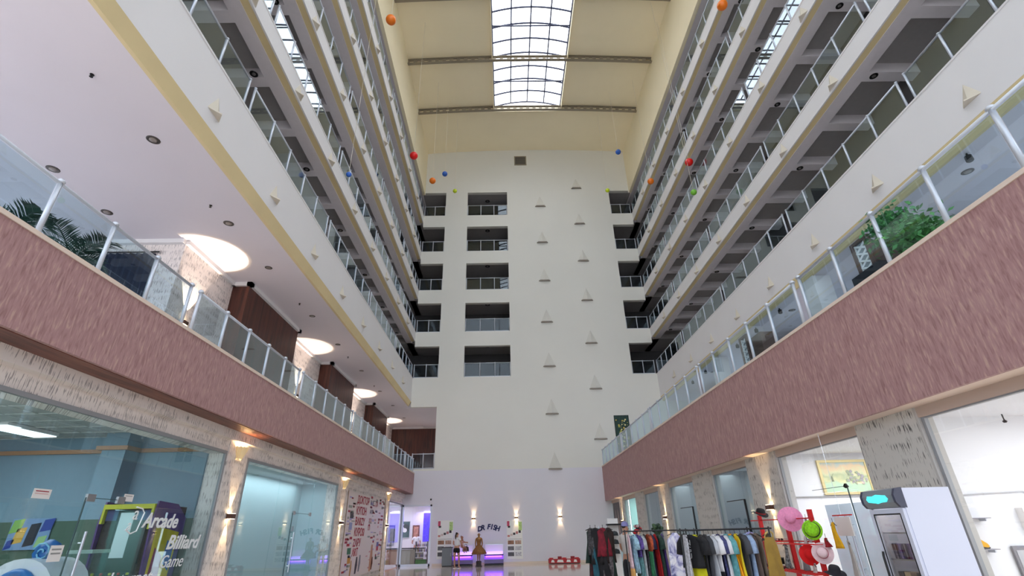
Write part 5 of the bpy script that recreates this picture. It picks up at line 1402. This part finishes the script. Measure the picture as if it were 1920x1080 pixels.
M_leafd = mat('dark_leaf', (44, 66, 50), 0.6, noise=0.3, scale=20)
bunch('dark green topiary plant beyond the clothes rails', (4.36, 16.0, 1.60), [M_leafd, mat('mid_leaf', (64, 92, 62), 0.6)], 0.15, 46, 'plant', 'topiary_plant', 'leaf_tuft')

# ------------------------------------------------------------------ red display stands with hats and small goods
M_red = mat('red_lacquer', (214, 28, 30), 0.35)
t = thing('red_display_stand', 'red metal display stand with wire shelves in front of the papered pillar', 'display stand', (5.45, 0, 0))
POSTS = ((11.75, 1.82), (10.65, 1.80), (9.75, 1.86))
for y, h in POSTS: build('post', MB().box(-0.035, 0.035, y - 0.03, y + 0.03, 0.02, h), M_red, t)
for y, h in POSTS: build('foot', MB().box(-0.25, 0.1, y - 0.03, y + 0.03, 0, 0.03), M_red, t)
for z in (1.72, 1.34, 0.86): build('cross_bar', MB().tube([(0, 9.7, z), (0, 12.2, z)], 0.012, 6), M_red, t)
for z, y0, y1 in ((1.33, 10.7, 12.3), (0.85, 10.6, 12.3), (1.30, 9.6, 10.6), (0.85, 9.5, 10.55)):
    sh = MB()
    for i in range(5): sh.tube([(-0.32 + 0.08 * i, y0, z), (-0.32 + 0.08 * i, y1, z)], 0.006, 5)
    for i in range(6): sh.tube([(-0.34, y0 + (y1 - y0) * i / 5, z), (0.0, y0 + (y1 - y0) * i / 5, z)], 0.006, 5)
    build('wire_shelf', sh, M_red, t)

def hat(label, loc, m_, band, rot=(0, 0, 0), R=0.2, r=0.1, h=0.11, group='hats on the red stands', floppy=0.02):
    t = thing('hat', label, 'hat', loc, 0, group)
    t.rotation_euler = rot
    mb = MB(); n = 24; rings = []
    prof = [(R, -0.004), (R * 0.85, 0.004), (r * 1.08, 0.012), (r, 0.03), (r * 0.95, h * 0.7), (r * 0.75, h * 0.95), (0.02, h)]
    for i, (rr, z) in enumerate(prof):
        k = len(mb.v)
        for j in range(n):
            a = 2 * PI * j / n
            mb.v.append((rr * math.cos(a), rr * math.sin(a), z + (floppy * math.sin(2 * a + 1) if i < 2 else 0)))
        rings.append(k)
    for a, c in zip(rings, rings[1:]):
        for j in range(n): mb.f.append((a + j, a + (j + 1) % n, c + (j + 1) % n, c + j))
    mb.f.append(tuple(rings[-1] + j for j in range(n)))
    build('brim_and_crown', mb, m_, t, smooth=True)
    if band: build('band', MB().lathe([(r * 1.09, 0.014), (r * 1.05, 0.036), (r * 1.0, 0.036), (r * 1.0, 0.014)], 24), band, t)
    return t
face_cam = (PI / 2, 0, -0.45)
hat('wide pink straw hat hanging at the top of the red stand', (5.36, 10.3, 1.72), cl('pinkstraw', (238, 150, 190), 0.1, 30), None, (PI / 2 - 0.2, 0, -0.5), 0.22, 0.09, 0.10)
hat('pale pink sun hat low on the red stand', (5.42, 9.62, 1.17), cl('palepink', (238, 206, 212), 0.06, 30), cl('pinkband', (196, 110, 130)), (PI / 2 - 0.2, 0.3, -0.7), 0.17, 0.085, 0.10)
hat('lime green flowered cap with black rim on the red stand', (5.40, 9.72, 1.53), cl('limeflower', (140, 210, 30), 0.25, 22), c_bk, (PI / 2 - 0.2, 0.5, -0.8), 0.165, 0.12, 0.10, floppy=0.01)
hat('black felt hat on top of the left red post', (5.40, 11.55, 1.84), c_bk, cl('redband', (140, 30, 30)), (0.35, 0.1, 0), 0.15, 0.09, 0.11)
hat('bright red sun hat under the lime green cap', (5.38, 9.98, 1.13), cl('brightred', (226, 20, 24)), None, (PI / 2 - 0.25, 0, -0.3), 0.17, 0.085, 0.1)
hat('dark navy hat at the bottom of the red stand', (5.42, 9.42, 0.88), cl('navyhat', (36, 34, 44)), None, (0.3, 0, 0), 0.17, 0.09, 0.12)
# cloths hung on the stand
bw = cl('bwscarf', (120, 122, 124), 0.9, 26)
for lb, x, y, z, L_, m_, w_ in (('black and white patterned scarf hanging from the middle red shelf', 5.36, 10.75, 1.30, 0.42, bw, 0.6),
                               ('white flowered cloth hanging behind the pink hat', 5.5, 10.02, 1.72, 0.4, cl('whiteflower', (214, 206, 208), 0.3, 26), 0.6),
                               ('white printed towel between the right red posts', 5.46, 10.12, 1.42, 0.3, cl('whitetowel', (222, 216, 216), 0.15, 20), 0.6),
                               ('golden yellow cloth at the right edge of the red stand', 5.62, 9.42, 1.64, 0.4, cl('goldcloth', (226, 168, 24), 0.15, 12), 0.45),
                               ('grey cloth beside the bright red hat', 5.42, 10.28, 1.27, 0.4, cl('greycloth', (140, 142, 148), 0.2, 16), 0.4),
                               ('white patterned cloth at the foot of the red stand', 5.42, 10.0, 1.0, 0.35, cl('whitepattern', (214, 210, 206), 0.3, 24), 0.7),
                               ('grey gauze shawl at the back of the red stand', 5.75, 9.35, 1.36, 0.8, cl('gauze', (190, 184, 180), 0.08, 6), 0.9),
                               ('dark red cloth below the lime green cap', 5.5, 9.55, 1.40, 0.14, cl('winecloth', (150, 16, 30)), 0.5)):
    garment(lb, x, y, z, L_, 'strap', m_, random.uniform(-0.5, -0.2), sleeves=False, group='cloths on the red stands', cat='cloth', width=w_)
# sunglasses and trinkets on the wire shelves
rg = random.Random(11)
def sunglasses(label, loc, rz, m_):
    t = thing('sunglasses', label, 'sunglasses', loc, rz, 'sunglasses on the red shelves')
    for sg in (-1, 1):
        build('lens', MB().prism([(sg * 0.035 + 0.028 * math.cos(a * PI / 5), 0.022 + 0.02 * math.sin(a * PI / 5)) for a in range(10)], -0.003, 0.003, 'y'), M_black, t)
        build('temple', MB().tube([(sg * 0.065, 0, 0.03), (sg * 0.067, 0.12, 0.028)], 0.004, 5), m_, t)
    build('bridge', MB().tube([(-0.01, 0, 0.03), (0.01, 0, 0.03)], 0.004, 5), m_, t)
i = 0
for z, y0, y1 in ((1.34, 10.85, 12.2), (0.86, 10.75, 12.2)):
    for j in range(9):
        for q in range(2):
            i += 1
            mm = rg.choice([M_black, M_bag3, M_metal, M_redtxt, c_nv])
            sunglasses('sunglasses on the %s red wire shelf, %s row, %s from the near end' % ('upper' if z > 1 else 'lower', ('front', 'back')[q], (['first'] + ORD[1:])[j]), (5.2 + 0.15 * q, y0 + (y1 - y0) * j / 9 + rg.uniform(-0.02, 0.02), z + 0.005), rg.uniform(-0.5, 0.5) - PI / 2, mm)
o = cap_('lilac cap lying on the upper red wire shelf', (5.25, 11.95, 1.40), cl('lilaccap', (150, 150, 200)), 0.9, None, 0.6)
t = thing('price_tag', 'white tag hanging below the upper red wire shelf', 'tag', (5.1, 11.8, 1.3))
build('card', MB().box(-0.002, 0.002, -0.03, 0.03, -0.12, 0), M_white2, t); build('string', MB().tube([(0, 0, 0), (0, 0, 0.03)], 0.003, 4), M_white2, t)
t = thing('small_box', 'small dark box under the patterned scarf on the red stand', 'box', (5.3, 10.95, 0.94))
build('carton', MB().box(-0.05, 0.05, -0.06, 0.06, 0, 0.1), M_dark, t)
build('lid', MB().box(-0.055, 0.055, -0.065, 0.065, 0.1, 0.115), mat('grey_lid', (90, 88, 86), 0.6), t)
t = thing('white_sign_panel', 'blank white panel hung under a red rail by the shop glass', 'sign', (5.95, 9.66, 1.72))
build('panel', MB().box(-0.01, 0.01, -0.22, 0.22, -0.3, 0.0), M_white2, t)
build('rail', MB().tube([(0, -0.3, 0.03), (0, 0.26, 0.03)], 0.012, 6), M_red, t)
for q in (-0.1, 0.1): build('hook', MB().tube([(0, q, 0), (0, q, 0.03)], 0.005, 4), M_red, t)
build('hanging_wire', MB().tube([(0, 0, 0.03), (0, 0, 1.49)], 0.004, 4), M_metal, t)

# ------------------------------------------------------------------ right-hand shops
t = thing('landscape_painting', 'gold-framed landscape painting on the bright shop wall behind glass', 'painting', (8.33, 12.945, 2.65))
M_gf = mat('gold_frame', (206, 190, 140), 0.4, 0.3)
build('frame', MB().box(-0.62, 0.62, -0.05, 0, 0.34, 0.40).box(-0.62, 0.62, -0.05, 0, -0.40, -0.34).box(-0.62, -0.56, -0.05, 0, -0.34, 0.34).box(0.56, 0.62, -0.05, 0, -0.34, 0.34), M_gf, t)
m, nt, N, L, b = nmat('landscape_canvas')
tc = N.new('ShaderNodeTexCoord'); sp_ = N.new('ShaderNodeSeparateXYZ'); nz = N.new('ShaderNodeTexNoise'); nz.inputs['Scale'].default_value = 6
ma = N.new('ShaderNodeMath'); ma.operation = 'MULTIPLY_ADD'; ma.inputs[1].default_value = 0.35
L.new(tc.outputs['Object'], sp_.inputs[0]); L.new(tc.outputs['Object'], nz.inputs['Vector']); L.new(nz.outputs[0], ma.inputs[0]); L.new(sp_.outputs[2], ma.inputs[2])
rmp = N.new('ShaderNodeValToRGB'); e = rmp.color_ramp.elements
e[0].position = 0.0; e[0].color = (*lin((176, 206, 180)), 1); e[1].position = 0.55; e[1].color = (*lin((160, 196, 200)), 1)
for pos, c in ((0.1, (206, 206, 160)), (0.2, (172, 184, 150)), (0.28, (206, 208, 170)), (0.4, (224, 196, 160))):
    x = e.new(pos); x.color = (*lin(c), 1)
L.new(ma.outputs[0], rmp.inputs[0]); L.new(rmp.outputs[0], b.inputs['Base Color'])
build('canvas', MB().box(-0.56, 0.56, -0.03, -0.01, -0.34, 0.34), m, t)
rq = random.Random(2)
for i in range(34):
    build('painted_tree', MB().prism(disc(0.26 + rq.gauss(0, 0.10), -0.06 + rq.gauss(0, 0.08), rq.uniform(0.02, 0.045), n=8), -0.0345 - 0.0004 * i, -0.0305 - 0.0004 * i, 'y'), mat('painted_tree_%d' % (i % 2), ((150, 162, 140), (158, 156, 162))[i % 2], 0.6), t)
build('painted_windmill', MB().prism([(-0.36, -0.1), (-0.30, -0.1), (-0.32, 0.02), (-0.35, 0.02)], -0.034, -0.03, 'y').prism([(-0.39, -0.05), (-0.385, -0.055), (-0.28, 0.08), (-0.285, 0.085)], -0.036, -0.034, 'y'), mat('painted_mill', (120, 130, 110), 0.6), t)
struct('trim_7', MB().box(SR + 0.45, 10.5, 12.93, 12.95, 3.28, 3.31).box(SR + 0.45, 9.4, 12.92, 12.95, 2.2, 2.23), mat('grey_picture_rail', (150, 150, 150), 0.6))
for i, x in enumerate((7.3, 7.9, 8.5, 9.1)):
    t = thing('track_spot', 'small spot lamp on the ceiling rail of the painting shop, %s from left' % ['first', 'second', 'third', 'fourth'][i], 'spot lamp', (x, 12.9, 3.34), 0, 'spots above the painting')
    build('body', MB().lathe([(0.02, -0.04), (0.03, -0.02), (0.03, 0.03)], 10), M_metal, t)
# bright shop nearest the camera
t = thing('wall_shelf', 'short grey wall shelf holding a yellow shoe in the bright shop', 'shelf', (7.28, 8.55, 1.22))
build('board', MB().box(-0.16, 0.16, -0.16, 0, -0.012, 0), mat('shelf_grey', (150, 150, 160), 0.5), t)
build('bracket', MB().box(-0.12, -0.1, -0.12, 0, -0.05, -0.012), M_metal, t); build('bracket', MB().box(0.1, 0.12, -0.12, 0, -0.05, -0.012), M_metal, t)
t = thing('wall_shelf', 'short empty grey wall shelf above the shoe in the bright shop', 'shelf', (7.33, 8.55, 1.65))
build('board', MB().box(-0.16, 0.16, -0.16, 0, -0.012, 0), mat('shelf_grey', (150, 150, 160), 0.5), t)
build('bracket', MB().box(-0.12, -0.1, -0.12, 0, -0.05, -0.012), M_metal, t); build('bracket', MB().box(0.1, 0.12, -0.12, 0, -0.05, -0.012), M_metal, t)
t = thing('shoe', 'yellow and black sports shoe tilted on the wall shelf of the bright shop', 'shoe', (7.18, 8.45, 1.225), 0.0)
build('upper', MB().prism([(-0.10, 0.17), (-0.04, 0.2), (0.02, 0.13), (0.11, 0.07), (0.13, 0.03), (0.1, 0.015), (0.0, 0.03), (-0.09, 0.1)], -0.045, 0.045, 'y'), mat('shoe_yellow', (228, 170, 40), 0.5), t)
build('sole', MB().prism([(-0.105, 0.10), (0.0, 0.03), (0.1, 0.015), (0.135, 0.02), (0.12, 0.0), (0.0, 0.0), (-0.10, 0.075)], -0.048, 0.048, 'y'), mat('shoe_sole', (60, 54, 50), 0.6), t)
build('collar', MB().prism([(-0.115, 0.165), (-0.09, 0.21), (-0.03, 0.205), (-0.04, 0.18)], -0.04, 0.04, 'y'), M_black, t)
t = thing('wall_cable', 'loose grey cable hung across the white wall of the bright shop', 'cable', (0, 8.53, 0))
build('cable', MB().tube([(7.15, 0, 2.02), (7.3, 0, 1.985), (7.6, 0, 2.0), (8.0, 0, 2.01), (8.3, 0, 2.02), (8.42, 0, 1.95), (8.5, 0, 1.8)], 0.012, 6), mat('cable_grey', (190, 192, 200), 0.5), t)
build('connector', MB().lathe([(0.02, 0), (0.035, 0.03), (0.02, 0.06)], 10, (7.15, 0, 2.02)), M_dark, t)
t = thing('wall_unit', 'white air unit with a vent slot on the bright shop wall', 'air unit', (8.35, 8.5, 1.62))
build('case', MB().box(-0.28, 0.28, -0.08, 0.05, -0.14, 0.16), M_white2, t)
build('slot', MB().box(-0.24, 0.24, -0.084, -0.08, 0.08, 0.11), mat('slot_grey', (150, 150, 160), 0.5), t)
build('edge', MB().box(-0.285, 0.285, -0.085, -0.075, -0.15, -0.14), mat('slot_grey', (150, 150, 160), 0.5), t)
t = thing('wall_monitor', 'grey framed panel low on the bright shop wall', 'screen', (8.05, 8.53, 0.95))
build('frame', MB().box(-0.32, 0.4, -0.03, 0, -0.3, 0.3), mat('panel_frame', (130, 130, 140), 0.4), t)
build('screen', MB().box(-0.28, 0.36, -0.035, -0.03, -0.26, 0.24), mat('panel_grey', (180, 182, 190), 0.3), t)
for i, (x, z) in enumerate(((7.05, 3.03), (8.3, 3.06))):
    t = thing('ceiling_hook', 'small dark lamp hook on the bright shop ceiling, %s one' % ['left', 'right'][i], 'hook', (x, 8.3, 3.2))
    build('stem', MB().tube([(0, 0, 0), (0, 0, -0.1)], 0.01, 6), M_dark, t); build('head', MB().lathe([(0.02, -0.14), (0.035, -0.12), (0.02, -0.1)], 8), M_dark, t)
# cyan shop and the poster at the end
t = thing('shop_mannequin', 'pale bald mannequin torso in the cyan-lit shop', 'mannequin', (7.2, 27.2, 0))
build('stand', MB().tube([(0, 0, 0.03), (0, 0, 1.2)], 0.02, 6).lathe([(0.2, 0), (0.2, 0.02), (0.03, 0.04)], 14), M_metal, t)
skin('torso', {'a': ((0, 0, 1.2), (0.12, 0.1)), 'b': ((0, 0, 1.45), (0.16, 0.11)), 'c': ((0, 0, 1.68), (0.07, 0.06)), 'd': ((0, 0, 1.75), 0.05), 'e': ((0, 0, 1.9), (0.1, 0.11)), 'f': ((0, 0, 2.02), (0.09, 0.1))}, chain('a', 'b', 'c', 'd', 'e', 'f'), mat('beige_mannequin', (200, 184, 164), 0.5), t)
for i, z in enumerate((2.75, 2.45)):
    for j in range(4):
        o = build('hanging_tag', MB().box(-0.01, 0.01, -0.04, 0.04, -0.2, 0), mat('cyan_tag', (90, 180, 180), 0.5), None, (8.36, 26.3 + 0.55 * j, z))
        tag(o, 'small teal tag on the cyan shop wall, %s row, %s from near end' % (['upper', 'lower'][i], ['first', 'second', 'third', 'fourth'][j]), 'tag', 'teal tags in the cyan shop')
t = thing('wall_poster', 'dark poster of two pale figures at the far right shop window', 'poster', (SR + 0.05, 30.9, 2.05))
build('sheet', MB().box(-0.012, 0.0, -0.85, 0.85, -0.95, 0.95), mat('dark_poster', (88, 80, 84), 0.5), t)
for a in (-0.35, 0.3): build('printed_figure', MB().prism([(a - 0.14, -0.7), (a + 0.14, -0.7), (a + 0.12, 0.2), (a + 0.05, 0.5), (a, 0.6), (a - 0.06, 0.5), (a - 0.13, 0.2)], -0.016, -0.012, 'x'), mat('poster_pale', (180, 160, 150), 0.6), t)
build('lower_panel', MB().box(-0.016, -0.012, -0.85, 0.85, -0.95, -0.6), mat('poster_lilac', (180, 178, 190), 0.6), t)

# ------------------------------------------------------------------ plants and furniture on the mezzanines
def frond(L_, droop, rise, m_, seed):
    """one feather leaf along +x with paired leaflets"""
    rq = random.Random(seed); mb = MB(); pts = []
    for i in range(13):
        s = i / 12
        pts.append(Vector((L_ * s * (1 - 0.25 * droop * s), 0, rise * s - droop * s * s)))
    mb.tube(pts, [0.012 * (1 - 0.8 * i / 12) + 0.002 for i in range(13)], 5)
    for i in range(2, 26):
        s = i / 26.0; q = s * 12; k = int(q); p = pts[k].lerp(pts[min(12, k + 1)], q - k)
        d = (pts[min(12, k + 1)] - pts[max(0, k - 1)]).normalized()
        ln = 0.30 * math.sin(PI * (0.18 + 0.8 * s)) + 0.05
        for sg in (-1, 1):
            side = Vector((0, sg, 0)); out = (side * 0.85 + d * 0.55 + Vector((0, 0, 0.25 - 0.3 * rq.random()))).normalized()
            tip = p + out * ln - Vector((0, 0, 0.10 * ln)); mid = p + out * ln * 0.5 + Vector((0, 0, 0.01))
            w = d * 0.014
            mb.quad(p - w * 0.6, mid - w, tip, mid + w)
            mb.quad(p + w * 0.6, p - w * 0.6, mid + w)
    return mb
M_palm = mat('palm_leaf', (38, 74, 58), 0.5, noise=0.2, scale=6)
def palm(label, loc, nfr, seed, hgt, spread):
    t = thing('potted_palm', label, 'plant', loc)
    build('pot', MB().lathe([(0.16, 0), (0.22, 0.3), (0.24, 0.34), (0.2, 0.34), (0.19, 0.3)], 18), mat('dark_pot', (60, 56, 54), 0.5), t)
    build('stem', MB().tube([(0, 0, 0.3), (0.02, 0, 0.6), (0, 0.02, hgt * 0.55)], [0.05, 0.04, 0.03], 8), mat('palm_stem', (86, 90, 60), 0.7), t)
    rq = random.Random(seed)
    for i in range(nfr):
        az = 2 * PI * i / nfr + rq.uniform(-0.25, 0.25); 
        f_ = frond(spread * rq.uniform(0.85, 1.1), rq.uniform(0.35, 0.8), rq.uniform(0.45, 0.95), M_palm, seed * 50 + i)
        build('frond', f_, M_palm, t, (0, 0.0, hgt * rq.uniform(0.42, 0.55)), (0, 0, az))
palm('potted palm with arching feathery fronds behind the left mezzanine glass', (-6.7, 6.75, MZL - 0.06), 8, 3, 1.25, 0.72)
palm('smaller potted palm behind the left mezzanine glass, nearer the camera', (-6.7, 5.7, MZL - 0.06), 7, 8, 0.85, 0.42)

def leafy(name, label, loc, blobs, n, trunk, seed, m_, leaf=0.09):
    t = thing(name, label, 'plant', loc)
    build('pot', MB().lathe([(0.15, 0), (0.2, 0.28), (0.22, 0.32), (0.18, 0.32)], 18), mat('terracotta', (130, 74, 52), 0.6), t)
    build('trunk', MB().tube(trunk, [0.03] + [0.022] * (len(trunk) - 1), 8), mat('bark', (96, 78, 60), 0.8), t)
    rq = random.Random(seed)
    for bi, (c, r) in enumerate(blobs):
        mb = MB()
        for i in range(n):
            p = Vector(c) + Vector((rq.gauss(0, 0.5) * r[0], rq.gauss(0, 0.5) * r[1], rq.gauss(0, 0.5) * r[2]))
            d = Vector((rq.gauss(0, 1), rq.gauss(0, 1), rq.gauss(-0.5, 0.7))).normalized(); s_ = d.cross(Vector((rq.gauss(0, 1), rq.gauss(0, 1), 1))).normalized() * leaf * 0.25
            tip = p + d * leaf; mid = p + d * leaf * 0.45
            k = len(mb.v); mb.v += [tuple(p), tuple(mid + s_ + Vector((0, 0, 0.006))), tuple(tip), tuple(mid - s_ + Vector((0, 0, 0.006)))]
            mb.f.append((k, k + 1, k + 2, k + 3))
        build('foliage', mb, m_, t, kind='stuff')
    return t
M_fic = mat('ficus_leaf', (70, 140, 70), 0.45, noise=0.35, scale=10)
M_fic2 = mat('bush_leaf', (84, 148, 70), 0.45, noise=0.35, scale=10)
leafy('ficus_tree', 'tall potted ficus with dense green crown behind the right mezzanine glass', (6.75, 7.1, MZR - 0.06), [((0, 0.05, 1.12), (0.34, 0.32, 0.24))], 1000, [(0, 0, 0.3), (0.02, 0.01, 0.7), (0, 0, 1.1)], 4, M_fic, 0.12)
leafy('leafy_bush', 'lower bushy potted plant behind the right mezzanine glass, below the ficus crown', (6.55, 6.55, MZR - 0.06), [((0, 0.0, 0.55), (0.44, 0.4, 0.26))], 900, [(0, 0, 0.3), (0.0, 0.02, 0.5)], 9, M_fic2, 0.12)
t = thing('sofa', 'black sofa back showing above the right mezzanine edge', 'sofa', (6.45, 7.62, MZR - 0.06))
build('backrest', MB().box(-0.1, 0.06, -0.36, 0.36, 0.12, 0.52), mat('black_leather', (34, 36, 44), 0.45), t)
build('seat', MB().box(0.06, 0.62, -0.36, 0.36, 0.12, 0.34), mat('black_leather', (34, 36, 44), 0.45), t)
for a in (-0.06, 0.56):
    for c in (-0.32, 0.32): build('leg', MB().box(a - 0.02, a + 0.02, c - 0.02, c + 0.02, 0, 0.12), M_dark, t)
def divider(label, y0, y1):
    t = thing('room_divider', label, 'room divider', (9.0, y0, MZR - 0.06), 0, 'wooden dividers on the right mezzanine')
    w = y1 - y0
    build('box_frame', MB().box(0.02, 0.6, 0, w - 0.62, 0, 2.7).box(0, 0.12, w - 0.62, w - 0.5, 0, 3.0).box(0, 0.12, w - 0.1, w, 0, 3.0).box(0, 0.12, w - 0.5, w - 0.1, 2.92, 3.0), mat('divider_wood', (92, 70, 62), 0.5), t)
    lt = MB()
    for i in range(14):
        z = 0.1 + 0.2 * i
        lt.tube([(0.05, w - 0.5, z), (0.05, w - 0.1, z + 0.2)], 0.03, 5).tube([(0.05, w - 0.1, z), (0.05, w - 0.5, z + 0.2)], 0.03, 5)
    lt.box(0.035, 0.065, w - 0.5, w - 0.47, 0, 2.92).box(0.035, 0.065, w - 0.13, w - 0.1, 0, 2.92)
    build('lattice_panel', lt, mat('lattice_white', (244, 246, 246), 0.5), t)
    build('lattice_backing', MB().box(0.075, 0.085, w - 0.5, w - 0.1, 0, 2.92), mat('lattice_back', (150, 160, 166), 0.6), t)
    for z in (1.3, 1.9): build('shelf_line', MB().box(0.0, 0.02, 0.05, w - 0.66, z, z + 0.02), M_metal, t)
divider('brown wooden divider with white lattice strip behind right mezzanine glass, nearest', 9.45, 11.0)
divider('brown wooden divider with white lattice strip behind right mezzanine glass, second', 16.3, 17.9)
# seats in the left lounge
t = thing('lounge_curtain', 'tall dark navy curtain on the end wall behind the left mezzanine glass', 'curtain', (-10.2, 11.72, MZL - 0.06))
n_ = 40
pl = [(-0.75 + 1.5 * i / n_, 0.035 * math.sin(i * 1.3)) for i in range(n_ + 1)]
build('cloth', MB().prism(pl + [(x, y + 0.015) for x, y in reversed(pl)], 0.05, 3.7, 'z'), mat('navy_fabric', (36, 44, 66), 0.8), t)  # navy cloth stands in for a dark door opening here
build('curtain_rod', MB().tube([(-0.85, 0, 3.74), (0.85, 0, 3.74)], 0.02, 8), M_dark, t)
t = thing('lounge_sofa', 'dark navy sofa behind the left mezzanine glass under the papered end wall', 'sofa', (-9.6, 10.9, MZL - 0.06))
build('backrest', MB().box(-0.8, 0.8, 0.3, 0.55, 0.1, 1.0), mat('navy_fabric', (36, 44, 66), 0.8), t)
build('seat', MB().box(-0.8, 0.8, -0.3, 0.3, 0.1, 0.45), mat('navy_fabric', (36, 44, 66), 0.8), t)
for a in (-0.74, 0.74):
    for c in (-0.24, 0.5): build('leg', MB().box(a - 0.03, a + 0.03, c - 0.03, c + 0.03, 0, 0.1), M_dark, t)
